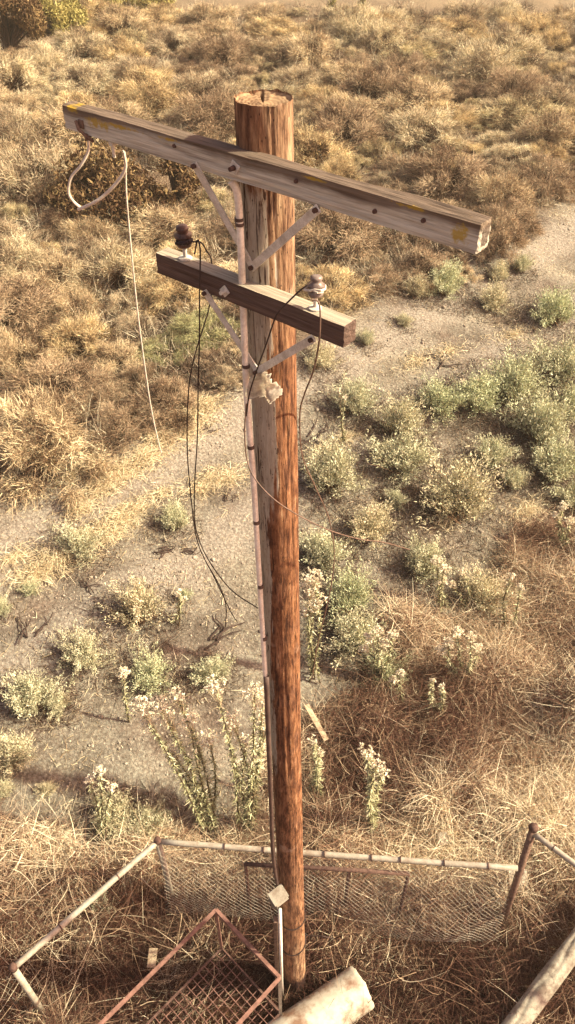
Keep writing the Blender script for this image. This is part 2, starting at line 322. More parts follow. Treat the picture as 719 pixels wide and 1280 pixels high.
# ------------------------------------------------------------------ utility pole
ROOT = Vector((.112, 4.05, 0))
pole = empty('utility_pole', ROOT)
tag(pole, 'weathered brown wooden utility pole with two crossarms and a white conduit', 'utility pole')
PT = Vector((-.112, 4.05, CAMZ-1.07)); PB = Vector((.112, 4.05, -.3))
def pole_ax(z): t = (z-PB.z)/(PT.z-PB.z); return PB.lerp(PT, t)
def pole_r(z): t = z/PT.z; return .170-.052*min(1, t/.55)*.62+ -.0*t if t < .55 else .170-.032+.002*(t-.55)
def build_shaft():
    n, mz = 128, 300; V = []; grey = []; tan = []; tar = []
    for j in range(mz+1):
        z = PB.z+(PT.z-PB.z)*j/mz; c = pole_ax(z); r0 = pole_r(max(0, z)); drop = CAMZ-z
        for k in range(n):
            a = 2*math.pi*k/n; dx, dy = math.cos(a), math.sin(a)
            phi = math.degrees(math.atan2(dx, -dy))                       # 0 = toward camera, + right
            nn = noise.noise((dx*1.6, dy*1.6, z*.5)); n2 = noise.noise((dx*14, dy*14, z*.7)); n3 = noise.noise((dx*5, dy*5, z*.35+9)); n4 = noise.noise((dx*4, dy*4, z*1.3+3))+.5*noise.noise((dx*9, dy*9, z*4+3))
            r = r0*(1+.014*nn)+.0022*n2+.002*noise.noise((dx*30, dy*30, z*1.5))
            if n3 > .40: r -= .006*min(1, (n3-.40)*7)                       # long drying checks
            if j > mz-2 and n2 > .25: r -= .006
            V.append((c.x+dx*r-ROOT.x, c.y+dy*r-ROOT.y, z+((.01*noise.noise((dx*3, dy*3, 3))) if j == mz else 0)))
            # greyed, peeled left face between the arms and half way down
            bd = 2-44*smooth(3.0, 4.6, drop)-8*smooth(6, 7.5, drop)
            gv = smooth(bd+14, bd-14, phi) if False else 1-smooth(bd-16+26*n4, bd+16+26*n4, phi)
            gv *= smooth(-175, -150, phi)
            gv *= (1-smooth(6.3, 7.6, drop))*smooth(1.32, 1.6, drop)
            grey.append(gv*.95)
            tan.append(max((1-smooth(1.5, 2.7, drop))*(.35+.65*smooth(-10, 12, phi)), smooth(10.6, 11.6, drop)*smooth(-20, 10, phi)*.8, .25*smooth(7.5, 9.5, drop)))
            tar.append(smooth(12.55, 12.7, drop+.08*n2))
    Q = []
    for j in range(mz):
        for k in range(n): a0 = j*n+k; a1 = j*n+(k+1)%n; Q.append((a0, a1, a1+n, a0+n))
    me = mesh_np('shaft', V, Q)
    for nm, d in (('grey', grey), ('tan', tan), ('tar', tar)):
        at = me.attributes.new(nm, 'FLOAT', 'POINT'); at.data.foreach_set('value', np.array(d, np.float32))
    me.polygons.foreach_set('use_smooth', [True]*len(me.polygons))
    sh = ob('shaft', me, M_pole, pole)
    # sawn, split top with a raised rim
    n2_ = 96; Vt = []; rr = [1.0, .93, .86, .7, .5, .3, .12]
    for i, q in enumerate(rr):
        for k in range(n2_):
            a = 2*math.pi*k/n2_; dx, dy = math.cos(a), math.sin(a); r = pole_r(12)*q*.985
            zz = PT.z-.006-.010*(q < .95)-.012*(q < .6)+.008*noise.noise((dx*q*7, dy*q*7, 1))*(q < .95)
            ang = (math.degrees(a)) % 360
            for ca, wd in ((95, 7), (215, 6), (340, 7), (262, 4)):
                if abs((ang-ca+180) % 360-180) < wd*.6 and .1 < q < .95: zz -= .03
            Vt.append((PT.x+dx*r-ROOT.x, PT.y+dy*r-ROOT.y, zz))
    Qt = [(i*n2_+k, i*n2_+(k+1)%n2_, (i+1)*n2_+(k+1)%n2_, (i+1)*n2_+k) for i in range(len(rr)-1) for k in range(n2_)]
    Vt.append((PT.x-ROOT.x, PT.y-ROOT.y, PT.z-.02)); c = len(Vt)-1
    met = mesh_np('end_grain', Vt, Qt+[((len(rr)-1)*n2_+k, (len(rr)-1)*n2_+(k+1)%n2_, (len(rr)-1)*n2_+(k+2)%n2_, c) for k in range(0, n2_, 2)])
    m, nt, b = new_mat('sawn_end', .9, .1); co = objco(nt)
    wv = nt.nodes.new('ShaderNodeTexWave'); wv.wave_type = 'RINGS'; wv.rings_direction = 'Z'; wv.inputs['Scale'].default_value = 18; wv.inputs['Distortion'].default_value = 2
    mp = nt.nodes.new('ShaderNodeMapping'); mp.inputs['Location'].default_value = (.224,0,0); nt.links.new(co, mp.inputs[0]); nt.links.new(mp.outputs[0], wv.inputs['Vector'])
    nt.links.new(mix(nt, .35, ramp(nt, tnoise(nt, co, 14, 5), [(.35,(.09,.045,.028)), (.6,(.36,.24,.14))]), ramp(nt, wv.outputs['Fac'], [(.2,(.14,.08,.05)), (.8,(.42,.31,.19))])), b.inputs['Base Color'])
    ob('end_grain', met, m, sh)
    return sh
build_shaft()

UX = Vector((.777, -.629, 0)); UN = Vector((-.629, -.777, 0)); YAW = math.atan2(-.629, .777)
def crossarm(name, c, L, W, H, mat, chew):
    """subdivided beam with weathered edges; c = centre (world)"""
    nx, ny, nz = int(L/.02), 8, 10; bm = bmesh.new()
    bmesh.ops.create_cube(bm, size=1); bmesh.ops.scale(bm, vec=(L, W, H), verts=bm.verts)
    def cut(axis_, n):
        for i in range(1, n):
            co = [0,0,0]; size = (L, W, H)[axis_]; co[axis_] = -size/2+size*i/n; no = [0,0,0]; no[axis_] = 1
            bmesh.ops.bisect_plane(bm, geom=bm.verts[:]+bm.edges[:]+bm.faces[:], plane_co=co, plane_no=no)
    cut(0, nx); cut(1, ny); cut(2, nz)
    for v in bm.verts:
        x, y, z = v.co; ey, ez = abs(y)/(W/2), abs(z)/(H/2); exn = abs(x)/(L/2)
        e = max(0, ey+ez-1.82)*.5; v.co.y *= 1-e*.09; v.co.z *= 1-e*.09
        if exn > .999 and max(ey, ez) > .9: v.co.x *= 1-.004
        d = .0035*noise.noise((x*3, y*90, z*90))+.002*noise.noise((x*9, y*160, z*160+4))
        if z > H*.45: v.co.z += d*chew*1.8-chew*.004*max(0, noise.noise((x*2.2, y*60, 7)))*2
        if y < -W*.49: v.co.y += d
        if exn > .999: v.co.x += .006*noise.noise((y*50, z*50, 2))
    o = bm_obj(name, bm, mat, pole, c-ROOT); o.rotation_euler = (0, 0, YAW); return o
zU = CAMZ-1.33; zL = CAMZ-2.0
fU = (Vector((-1.227, 4.68, zU))+Vector((.763, 3.07, zU)))/2
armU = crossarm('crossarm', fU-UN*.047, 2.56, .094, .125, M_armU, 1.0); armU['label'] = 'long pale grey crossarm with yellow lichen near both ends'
fL = (Vector((-.743, 4.31, zL))+Vector((.2755, 3.47, zL)))/2
armL = crossarm('crossarm', fL-UN*.05, 1.32, .10, .12, M_armL, .3); armL['label'] = 'short dark brown crossarm carrying two insulators'
def sub(name, bm, mat, parent, smoothed=False):      # geometry given in arm-local coordinates
    return bm_obj(name, bm, mat, parent, smoothed=smoothed)
RX = lambda a: __import__('mathutils').Matrix.Rotation(a, 3, 'Y')
# upper arm: square washer + bolt, nail knots
def bolt_at(arm, lx, lz, W, side, mat, rot):
    bm = box(bmesh.new(), (lx, -W/2-.005, lz), (side, .008, side), RX(rot), .002)
    # rotated about origin first, so rebuild around its own centre
    bm.free(); bm = bmesh.new(); box(bm, (0,0,0), (side, .008, side), RX(rot), .002); bmesh.ops.translate(bm, verts=bm.verts, vec=(lx, -W/2-.005, lz))
    sub('square_washer', bm, mat, arm)
    bm = bmesh.new(); r = bmesh.ops.create_cone(bm, cap_ends=True, segments=8, radius1=.014, radius2=.011, depth=.035)
    bmesh.ops.rotate(bm, verts=bm.verts, cent=(0,0,0), matrix=__import__('mathutils').Matrix.Rotation(R(90), 3, 'X')); bmesh.ops.translate(bm, verts=bm.verts, vec=(lx, -W/2-.022, lz))
    sub('bolt', bm, mat, arm)
bolt_at(armU, -.02, .0, .094, .052, M_rust, R(28)); armU.children[-1].data.materials[0] = M_galv
bolt_at(armL, -.13, -.004, .10, .05, M_galv, R(45))
for lx, lz in ((-.42,.018), (.35,.02), (.78,-.01), (1.02,.012)):
    bm = bmesh.new(); bmesh.ops.create_cone(bm, cap_ends=True, segments=10, radius1=.011, radius2=.009, depth=.012)
    bmesh.ops.rotate(bm, verts=bm.verts, cent=(0,0,0), matrix=__import__('mathutils').Matrix.Rotation(R(90), 3, 'X')); bmesh.ops.translate(bm, verts=bm.verts, vec=(lx, -.051, lz))
    sub('bolt', bm, M_rust, armU)
# rusty bracket at the far left end
bm = bmesh.new(); box(bm, (-1.13, -.052, -.012), (.04,.010,.045), None, .004); box(bm, (-1.10, -.045, -.072), (.022,.03,.035), None, .006)
tube([(-1.16,-.06,.0), (-1.13,-.075,-.03), (-1.08,-.06,-.07), (-1.06,-.04,-.09)], .009, 8, bm); sub('bracket', bm, M_bark, armU)
bm = bmesh.new(); tube([(-.93,-.02,-.06), (-.93,-.02,-.15)], .009, 8, bm); box(bm, (-.93,-.02,-.075), (.03,.03,.03), None, .004); sub('hanger_stub', bm, M_galv, armU)
# flat braces
def brace(a, b, wd=.042, th=.008):
    a, b = Vector(a), Vector(b); d = b-a; L = d.length; bm = bmesh.new()
    box(bm, (0,0,0), (L+.03, th, wd), None, .002)
    X = d.normalized(); Y = (-UN-(-UN).dot(X)*X).normalized(); Z = X.cross(Y)
    M = __import__('mathutils').Matrix((X, Y, Z)).transposed()
    bmesh.ops.rotate(bm, verts=bm.verts, cent=(0,0,0), matrix=M); bmesh.ops.translate(bm, verts=bm.verts, vec=(a+b)/2-ROOT)
    o = bm_obj('brace', bm, M_galv, pole)
    for p in (a, b):
        bm = bmesh.new(); bmesh.ops.create_cone(bm, cap_ends=True, segments=6, radius1=.013, radius2=.013, depth=.03)
        bmesh.ops.rotate(bm, verts=bm.verts, cent=(0,0,0), matrix=UN.to_track_quat('Z', 'Y').to_matrix()); bmesh.ops.translate(bm, verts=bm.verts, vec=p-ROOT+UN*.006-X*(0 if p is a else 0))
        bm_obj('bolt', bm, M_rust, o)
def on_arm(px, py, f, drop, back):          # the point seen at a pixel in the plane lying `back` behind an arm's front face
    d = ray(px, py); p0 = f-UN*back; t = (p0-cam.location).dot(UN)/d.dot(UN); return cam.location+d*t
bU = on_arm(316, 334, fU, 0, .088); brace(on_arm(244, 207, fU, 0, -.006), bU); brace(on_arm(396, 262, fU, 0, -.006), bU+Vector((.004,0,.004))+UN*.009)
bL = on_arm(322, 464, fL, 0, .055); brace(on_arm(257, 366, fL, 0, -.006), bL); brace(on_arm(390, 424, fL, 0, -.006), bL+UN*.009)
# insulators
def insulator(lx, mat, s, tilt=0):
    o = bm_obj('insulator', lathe([(.018,0), (.036,.004), (.04,.018), (.03,.03), (.026,.042), (.043,.05), (.045,.062), (.03,.072), (.027,.082), (.033,.09), (.028,.103), (.012,.108)], 22), mat, armL, smoothed=True)
    o.location = (lx, .0, .06+.068*s); o.scale = (s, s, s); o.rotation_euler = (tilt, tilt*.6, 0)
    bm = lathe([(.011,-.068), (.011,0)], 10); bm2 = lathe([(.034,-.068), (.034,-.062), (.014,-.058)], 16, bm)
    for v in bm.verts: v.co *= 1
    # pin belongs to the arm, next to the porcelain
    p = bm_obj('pin', bm, M_galv, armL); p.location = (lx, 0, .062+.068*s); p.scale = (s,)*3
insulator(-.47, M_brownglass, 1.12, R(6)); insulator(.44, M_greyglass, 1.0, R(-5))
# conduit
cpx = [(290,226),(296,236),(299,252),(302,300),(305,380),(310,500),(318,600),(324,700),(330,800),(333,850)]
cpts = spline([atY(x-1, y, 3.94) for i, (x, y) in enumerate(cpx)], 6)
con = bm_obj('conduit', tube([p-ROOT for p in cpts], .0195, 14), M_pipe, pole, smoothed=True)
c2 = spline([atY(x, y, 3.92) for x, y in ((333,846),(336,930),(339,1000),(341,1060),(346,1100),(351,1116))], 6)
bm_obj('lower_conduit', tube([p-ROOT for p in c2], .024, 12), M_condark, pole, smoothed=True)
for (x, y) in ((299,272),(300,278),(308,455),(314,556),(321,650),(326,730),(331,795)):
    p = atY(x-.4, y, 3.94); q = atY(x-.2, y+4, 3.94)
    bm_obj('band', tube([p-ROOT, q-ROOT], .0235, 12), M_condark, con)
# junction box, tipped on the conduit
from mathutils import Matrix
jp = atY(348, 1124, 3.80)
bm = bmesh.new(); box(bm, (0,0,0), (.17,.13,.20), Matrix.Rotation(R(38), 3, 'Z') @ Matrix.Rotation(R(20), 3, 'X'), .008); bmesh.ops.translate(bm, verts=bm.verts, vec=jp-ROOT)
jb = bm_obj('junction_box', bm, M_box, pole)
bm = bmesh.new(); box(bm, (0,0,.115), (.20,.16,.014), Matrix.Rotation(R(38), 3, 'Z') @ Matrix.Rotation(R(20), 3, 'X'), .004)
bmesh.ops.translate(bm, verts=bm.verts, vec=jp-ROOT); bm_obj('box_lid', bm, M_box, jb)
bm_obj('drop_pipe', tube([atY(350,1137,3.84)-ROOT, Vector((-.08,3.86,.2))-ROOT], .022, 10), M_pipe, pole, smoothed=True)
bm = bmesh.new(); box(bm, (0,0,0), (.05,.09,2.9), None, .006); bmesh.ops.translate(bm, verts=bm.verts, vec=Vector((-.15,3.93,1.5))-ROOT); bm_obj('dark_strip', bm, M_bark, pole)  # plain dark upright strip left of the drop pipe
# tie wire wound round the foot of the pole
for z0, tl in ((2.75, .02), (1.9, .05)):
    pts = []
    for k in range(26):
        a = 2*math.pi*k/24+1; c = pole_ax(z0); r = pole_r(z0)+.012; pts.append(Vector((c.x+r*math.cos(a), c.y+r*math.sin(a), z0+tl*math.sin(a*1.0+k*.02)))-ROOT)
    if tl == .05: pts += [pts[-1]+Vector((.15,-.1,-.06)), pts[-1]+Vector((.35,-.12,-.02)), pts[-1]+Vector((.5,-.1,-.16))]
    bm_obj('tie_wire', tube(pts, .007, 6), M_black, pole)

# ------------------------------------------------------------------ hanging wires, cords, rag
def wire(name, pix, r, mat, label, cat='wire', sway=0, group=None):
    pts = spline([atY(x, y, Y) for x, y, Y in pix], 8)
    if sway: pts = [p+Vector((sway*noise.noise((p.z*2, i*.02, 1)), sway*noise.noise((p.z*2, 5, 2)), 0)) for i, p in enumerate(pts)]
    c = pts[0]; o = bm_obj(name, tube([p-c for p in pts], r, 6), mat, loc=c); return tag(o, label, cat, group)
wire('hanging_wire', [(243,318,4.06),(247,300,4.10),(250,316,4.05),(249,370,4.02),(249,440,4.05),(247,540,4.1),(243,620,4.1),(246,665,4.1),(262,702,4.1),(290,738,4.1),(322,760,4.1)], .0042, M_black, 'black wire hanging from left insulator and curving right to the pole', sway=.004)
wire('hanging_wire', [(240,302,4.07),(251,303,4.12),(258,314,4.2),(264,328,4.22),(262,380,4.22),(245,440,4.2),(236,490,4.2),(234,560,4.2),(240,630,4.2),(248,680,4.2),(268,722,4.2),(286,760,4.2),(297,778,4.2)], .0042, M_black, 'black wire from left insulator ending in a loose tip over dirt', sway=.004)
wire('wire_end', [(258,703,4.15),(276,735,4.15),(283,760,4.15),(282,784,4.15)], .004, M_black, 'short frayed wire end hanging between two long black wires', sway=.003)
wire('tie_wire', [(390,352,3.52),(382,358,3.5),(372,366,3.5),(352,386,3.5),(344,398,3.52),(333,430,3.6),(322,460,3.7),(312,492,3.75),(308,520,3.75)], .0045, M_black, 'dark twisted wire crossing dark arm down from the right insulator')
wire('slack_wire', [(308,505,3.78),(306,540,3.8),(309,575,3.78),(320,600,3.72),(345,626,3.7),(380,648,3.75),(415,664,3.85),(450,674,4.0),(480,678,4.2),(512,687,4.5)], .0045, M_tanwire, 'thin brown wire sagging across pole toward the green shrubs on the right')
wire('hanging_wire', [(389,374,3.5),(398,378,3.5),(400,398,3.48),(398,430,3.5),(391,465,3.6),(382,490,3.8),(375,520,4.0),(378,570,4.1),(395,610,4.15),(412,650,4.2),(418,700,4.2),(408,760,4.2),(396,810,4.2),(390,850,4.2)], .0048, M_tanwire, 'thin tan wire dangling from right insulator past right edge of pole', sway=.004)
wire('string', [(154,188,4.5),(157,200,4.5),(158,240,4.5),(163,300,4.5),(171,380,4.5),(180,450,4.5),(189,510,4.5),(199,556,4.5),(202,566,4.5)], .0055, M_wwire, 'long white string hanging straight down from left end of long crossarm', 'string')
wire('cable_loop', [(111,176,4.62),(110,190,4.6),(101,207,4.58),(89,222,4.58),(86,240,4.58),(92,252,4.58),(104,262,4.58)], .0085, M_wwire, 'stiff white cable end drooping in a curve under left arm tip', 'cable')
wire('cable_loop', [(155,190,4.5),(157,210,4.5),(148,226,4.5),(133,242,4.5),(118,253,4.5),(98,262,4.52)], .0095, M_wwire, 'thicker white cable bowing from hanger stub toward the drooping curve', 'cable')
# porcelain tie coil on left insulator
def coil(c, r, turns, th, mat, label):
    pts = [Vector((r*(1+.25*math.sin(k*1.7))*math.cos(k*.6), r*(1+.2*math.cos(k*2.3))*math.sin(k*.6), .01*math.sin(k*1.1)+.012*k/turns/10)) for k in range(turns*11)]
    o = bm_obj('tie_coil', tube(pts, th, 6), mat, loc=c); return tag(o, label, 'wire coil')
def armL_world(lx, lz, ly=0): return fL-UN*.05+UX*lx+Vector((0,0,lz))+UN*(-ly)
coil(armL_world(-.435,.175,-.03), .038, 3, .0075, M_black, 'black wire coil wrapped round the dark left insulator')
coil(armL_world(.44,.165), .047, 2, .0055, M_wwire, 'pale tie wire wound round the grey right insulator')
# torn rag: a crumpled folded sheet
rc = on_arm(335, 482, fL, 0, .03)
outline = [(322,462),(330,466),(345,459),(350,466),(352,480),(358,490),(350,498),(346,503),(338,496),(330,499),(324,494),(314,498),(312,484),(316,474)]
bm = bmesh.new(); gridn = 26
import mathutils
pts2 = [Vector(p) for p in outline]
def inside(x, y):
    c = False
    for i in range(len(pts2)):
        a, b = pts2[i], pts2[i-1]
        if (a.y > y) != (b.y > y) and x < (b.x-a.x)*(y-a.y)/(b.y-a.y)+a.x: c = not c
    return c
vv = {}
for i in range(gridn+1):
    for j in range(gridn+1):
        x = 310+50*i/gridn; y = 456+50*j/gridn
        if inside(x+random.uniform(-1,1), y+random.uniform(-1,1)):
            p = on_arm(x, y, fL, 0, .025); fold = .03*math.sin((x-310)*.24+noise.noise((x*.1, y*.08, 0))*2)+.012*noise.noise((x*.3, y*.3, 4))+.02*smooth(330, 350, x)
            vv[i, j] = bm.verts.new(p+UN*(fold+.02)-rc)
for i in range(gridn):
    for j in range(gridn):
        k = [(i,j),(i+1,j),(i+1,j+1),(i,j+1)]
        if all(q in vv for q in k): bm.faces.new([vv[q] for q in k])
bmesh.ops.solidify(bm, geom=bm.faces[:], thickness=.006)
tag(bm_obj('torn_rag', bm, M_rag, loc=rc, smoothed=True), 'torn off-white rag caught on pole below the short crossarm', 'rag')

# ------------------------------------------------------------------ chain link fence
fence = empty('chain_link_fence', (-1.9, 5.37, 0)); FR = Vector((-1.9, 5.37, 0))
tag(fence, 'sagging chain link fence with pale pipe top rails enclosing the pole foot', 'fence')
A = Vector((-1.9,5.37,2.0)); B = Vector((-3.58,3.68,2.0)); Cc = Vector((3.28,4.98,2.0)); D = Vector((3.57,5.42,2.15)); E = Vector((5.6,3.62,2.1))
def rail(a, b, r=.042, sag=0, mat=M_rail, name='top_rail', n=14):
    pts = [a.lerp(b, i/n)-Vector((0,0,sag*math.sin(math.pi*i/n)))+Vector((0,0,.012*noise.noise((i*.6, a.x, 0)))) for i in range(n+1)]
    return bm_obj(name, tube([p-FR for p in pts], r, 12), mat, fence, smoothed=True)
r1 = rail(A, Cc, sag=.02); r2 = rail(A, B); r3 = rail(D, E)
def post(top, bot, r, mat, cap=True):
    o = bm_obj('post', tube([bot-FR, (top+bot)/2-FR+Vector((.01,0,0)), top-FR], r, 12), mat, fence, smoothed=True)
    if cap: bm_obj('cap', lathe([(r*1.25,-.05), (r*1.3,0), (r*1.1,.03), (r*.4,.055)], 12, None, top-FR), M_rust, o, smoothed=True)
post(A+Vector((0,0,.03)), Vector((-1.88,5.36,-.1)), .045, M_rail); post(B+Vector((0,0,.03)), Vector((-3.56,3.66,-.3)), .045, M_rail)
post(D+Vector((.0,.04,.1)), Vector((3.36,4.86,-.1)), .055, M_bark)
post(E, Vector((5.6,3.62,-.2)), .045, M_rail)
for (a, b, ts) in ((A, Cc, (.19,.3,.47,.6,.68,.8,.92)), (D, E, (.12,.3,.5)), (A, B, (.3,.7))):
    for t in ts:
        p = a.lerp(b, t); d = (b-a).normalized(); bm = tube([p-d*.008-FR, p+d*.008-FR], .05, 10); bm_obj('rail_tie', bm, M_rust, r1 if a is A and b is Cc else (r3 if a is D else r2))
def chain(a, b, h, sag, step=.085, part='chain_link'):
    a = Vector(a); b = Vector(b); d = (b-a); L = d.length; d.normalize(); nrm = Vector((-d.y, d.x, 0))
    Vs, Qs = [], []; w = .0026
    def pt(u, v):    # u along, v down
        off = sag*math.sin(min(1, v/h)*math.pi*.55)*(1+.6*noise.noise((u*.6, v*.8, a.x)))+.05*noise.noise((u*1.3, v*1.5, 3))
        drop = v*(1-.08*abs(noise.noise((u*.5, 0, 8))))
        p = a+d*u+nrm*off; p.z -= drop; return p
    for s_ in (1, -1):
        k0 = -int(h/step)-1
        for k in range(k0, int(L/step)+int(h/step)+2):
            prev = None; nseg = int(h/.085)
            for i in range(nseg+1):
                v = h*i/nseg; u = k*step+(v if s_ > 0 else -v)
                if u < 0 or u > L: prev = None; continue
                p = pt(u, v); zig = nrm*(.004 if (i+k) % 2 else -.004); p = p+zig
                if prev is not None:
                    b0 = len(Vs); wv = nrm*w; wz = d*w
                    Vs += [prev-wz, prev+wz, p+wz, p-wz, prev-wv, prev+wv, p+wv, p-wv]; Qs += [(b0,b0+1,b0+2,b0+3), (b0+4,b0+5,b0+6,b0+7)]
                prev = p
    me = mesh_np(part, [tuple(v-FR) for v in Vs], Qs); ob(part, me, M_rail, fence)
chain(A-Vector((0,0,.05)), Cc-Vector((0,0,.05)), 1.7, -.35)

# rusty low frame behind the pole
lf = empty('pipe_stand', (0,5,0)); tag(lf, 'low rusty pipe frame running just below the far fence rail', 'pipe frame')
z0 = 1.72; a = atZ(306, 1080, z0); b = atZ(512, 1092, z0)
bm_obj('crossbar', tube([a-lf.location, a.lerp(b,.5)-lf.location+Vector((0,0,.01)), b-lf.location], .032, 10), M_rust, lf, smoothed=True)
for px in (307, 437, 511):
    t = (px-306)/206; p = a.lerp(b, t); bm_obj('leg', tube([p-lf.location, Vector((p.x, p.y, -.05))-lf.location], .026, 8), M_rust, lf, smoothed=True)

# ------------------------------------------------------------------ rusty cage
cage = empty('rusty_cage', (-.98, 4.39, 0)); CR = Vector((-.98, 4.39, 0))
tag(cage, 'rust red steel cage frame with a lattice floor left of the pole foot', 'cage')
K0 = Vector((-.98,4.39,2.04)); e1 = Vector((.88,-.84,0)); e2 = Vector((-2.1,-2.12,0))
K1, K2, K3 = K0+e1, K0+e2, K0+e1+e2
for p, q in ((K0,K1), (K0,K2), (K1,K3), (K2,K3)): 
    bm = tube([p-CR, p.lerp(q,.5)-CR+Vector((0,0,-.012)), q-CR], .034, 4); bm_obj('frame_bar', bm, M_rustpaint, cage)
for p in (K0, K1, K2, K3): bm_obj('corner_post', tube([p-CR, Vector((p.x, p.y, 0))-CR], .026 if p is not K1 else .03, 4), M_rustpaint if p is not K1 else M_rail, cage)
bm = bmesh.new(); n1, n2 = 11, 26; zf = .62
def gp(u, v): return K0+e1*u+e2*v-CR-Vector((0,0,K0.z-zf))+Vector((0,0,.05*noise.noise((u*2, v*3, 0))))
for i in range(n1+1):
    tube([gp(i/n1, j/8) for j in range(9)], .0065, 4, bm)
for j in range(n2+1):
    tube([gp(i/4, j/n2)+Vector((0,0,.018)) for i in range(5)], .0065, 4, bm)
bm_obj('lattice_floor', bm, M_rustpaint, cage)
bm = bmesh.new(); 
for p, q in (((0,0),(1,0)), ((0,0),(0,1)), ((1,0),(1,1)), ((0,1),(1,1))): tube([gp(*p), gp((p[0]+q[0])/2,(p[1]+q[1])/2), gp(*q)], .022, 4, bm)
bm_obj('floor_frame', bm, M_rust, cage)

# ------------------------------------------------------------------ white pipe, log, scraps
def big_tube(name, a, b, r, mat, label, cat, wall=.03, n=40, rings=40, dent=.02, crack=False):
    a, b = Vector(a), Vector(b); d = (b-a).normalized(); u = d.cross(Vector((0,0,1))).normalized(); v = u.cross(d)
    V, Q = [], []; m = rings
    prof = [(a.lerp(b, i/m), 1.0) for i in range(m+1)]
    seq = prof+[(prof[-1][0], 1-wall/r), (prof[-1][0]-d*.5, 1-wall/r)] if not crack else prof+[(prof[-1][0]+d*.02, .7), (prof[-1][0]+d*.03, .1)]
    for i, (p, k) in enumerate(seq):
        for j in range(n):
            t = 2*math.pi*j/n; rr = r*k*(1+dent*noise.noise((math.cos(t)*1.5, math.sin(t)*1.5, i*.12)))
            if crack:
                rr *= 1-.14*math.exp(-((j-n*.29-1.5*math.sin(i*.5))/1.0)**2)
            rag = (.04*noise.noise((math.cos(t)*3, math.sin(t)*3, 4))+.02*noise.noise((math.cos(t)*9, math.sin(t)*9, 4)))*(i > m-2) if not crack else 0
            V.append(p+u*math.cos(t)*rr+v*math.sin(t)*rr-a+d*rag)
    for i in range(len(seq)-1):
        for j in range(n): Q.append((i*n+j, i*n+(j+1)%n, (i+1)*n+(j+1)%n, (i+1)*n+j))
    me = mesh_np(name, [tuple(q) for q in V], Q); me.polygons.foreach_set('use_smooth', [True]*len(me.polygons))
    return tag(ob(name, me, mat, loc=a), label, cat)
pe = atZ(452, 1234, .45); ps = atZ(330, 1320, .45)
big_tube('discarded_pipe', ps+(ps-pe)*.6, pe, .31, M_cream, 'thick stained white pipe lying in the grass beside pole foot', 'pipe')
le = atZ(722, 1178, .55); ls = atZ(632, 1298, .45)
big_tube('weathered_log', ls+(ls-le)*.3, le+(le-ls)*.5, .15, M_log, 'bleached split log in the lower right corner of the grass', 'log', crack=True, dent=.06)
def scrap(px, py, s, label, name='paper_scrap', cat='litter', up=.25):
    c = hit(px, py, up); c.z += up; bm = bmesh.new(); n = 7; vs2 = {}
    for i in range(n):
        for j in range(n):
            x, y = (i/(n-1)-.5)*s, (j/(n-1)-.5)*s*1.3
            vs2[i,j] = bm.verts.new((x, y*.75, y*.5+.18*s*noise.noise((x*9/s*.6+px, y*9/s*.6, 1))*1.2))
    for i in range(n-1):
        for j in range(n-1): bm.faces.new((vs2[i,j], vs2[i+1,j], vs2[i+1,j+1], vs2[i,j+1]))
    bmesh.ops.solidify(bm, geom=bm.faces[:], thickness=.006)
    tag(bm_obj(name, bm, M_paper, loc=c), label, cat)
scrap(553, 1049, .17, 'crumpled white paper scrap caught in straw above the far fence rail', up=.3)
scrap(648, 1102, .30, 'larger torn white sheet in straw right of the brown fence post', up=.3)
def plank(px, py, px2, py2, wd, label, up=.3):
    a = hit(px, py, up); b = hit(px2, py2, up); a.z += up; b.z += up; d = b-a; bm = bmesh.new(); box(bm, (0,0,0), (d.length, wd, .025), None, .004)
    M = d.to_track_quat('X', 'Z').to_matrix(); bmesh.ops.rotate(bm, verts=bm.verts, cent=(0,0,0), matrix=M)
    tag(bm_obj('broken_board', bm, M_board, loc=(a+b)/2), label, 'board')
plank(383, 882, 408, 926, .10, 'narrow pale board lying in straw just right of the pole')
plank(192, 1186, 189, 1210, .13, 'short pale board stub between left fence rail and rusty cage', .35)
plank(455, 905, 445, 922, .08, 'small pale board chip in straw right of the longer board')

# ------------------------------------------------------------------ vegetation meshes
def ribbons(P, D, L, W, bend, nseg=2, v=None, r=rng, droop=0.0):
    """P origins, D unit dirs, L lengths, W widths -> verts, quads, v per vertex"""
    n = len(P); D = D/np.linalg.norm(D, axis=1, keepdims=True)
    S = np.cross(D, r.normal(size=(n,3))); S /= np.linalg.norm(S, axis=1, keepdims=True)+1e-9
    Bn = r.normal(size=(n,3)); Bn /= np.linalg.norm(Bn, axis=1, keepdims=True); out = []
    for k in range(nseg+1):
        t = k/nseg
        c = P+D*(L*t)[:,None]+Bn*(L*bend*t*t)[:,None]; c[:,2] -= droop*L*t*t
        wv = S*(W*(1-.75*t))[:,None]*.5; out += [c-wv, c+wv]
    V = np.stack(out, 1); m = 2*(nseg+1); base = (np.arange(n)*m)[:,None]
    Q = np.concatenate([base+np.array([[2*k, 2*k+1, 2*k+3, 2*k+2]]) for k in range(nseg)], 0)
    vv_ = np.repeat((v if v is not None else r.random(n))[:,None], m, 1)
    return V.reshape(-1,3), Q, vv_.ravel()
def cat_parts(parts):
    Vs, Qs, vs3, o = [], [], [], 0
    for V, Q, v in parts: Vs.append(V); Qs.append(Q+o); vs3.append(v); o += len(V)
    return np.concatenate(Vs), np.concatenate(Qs), np.concatenate(vs3)
def unit(n, r, up=None):
    a = r.normal(size=(n,3)); a /= np.linalg.norm(a, axis=1, keepdims=True)
    if up: a[:,2] = np.abs(a[:,2])
    return a
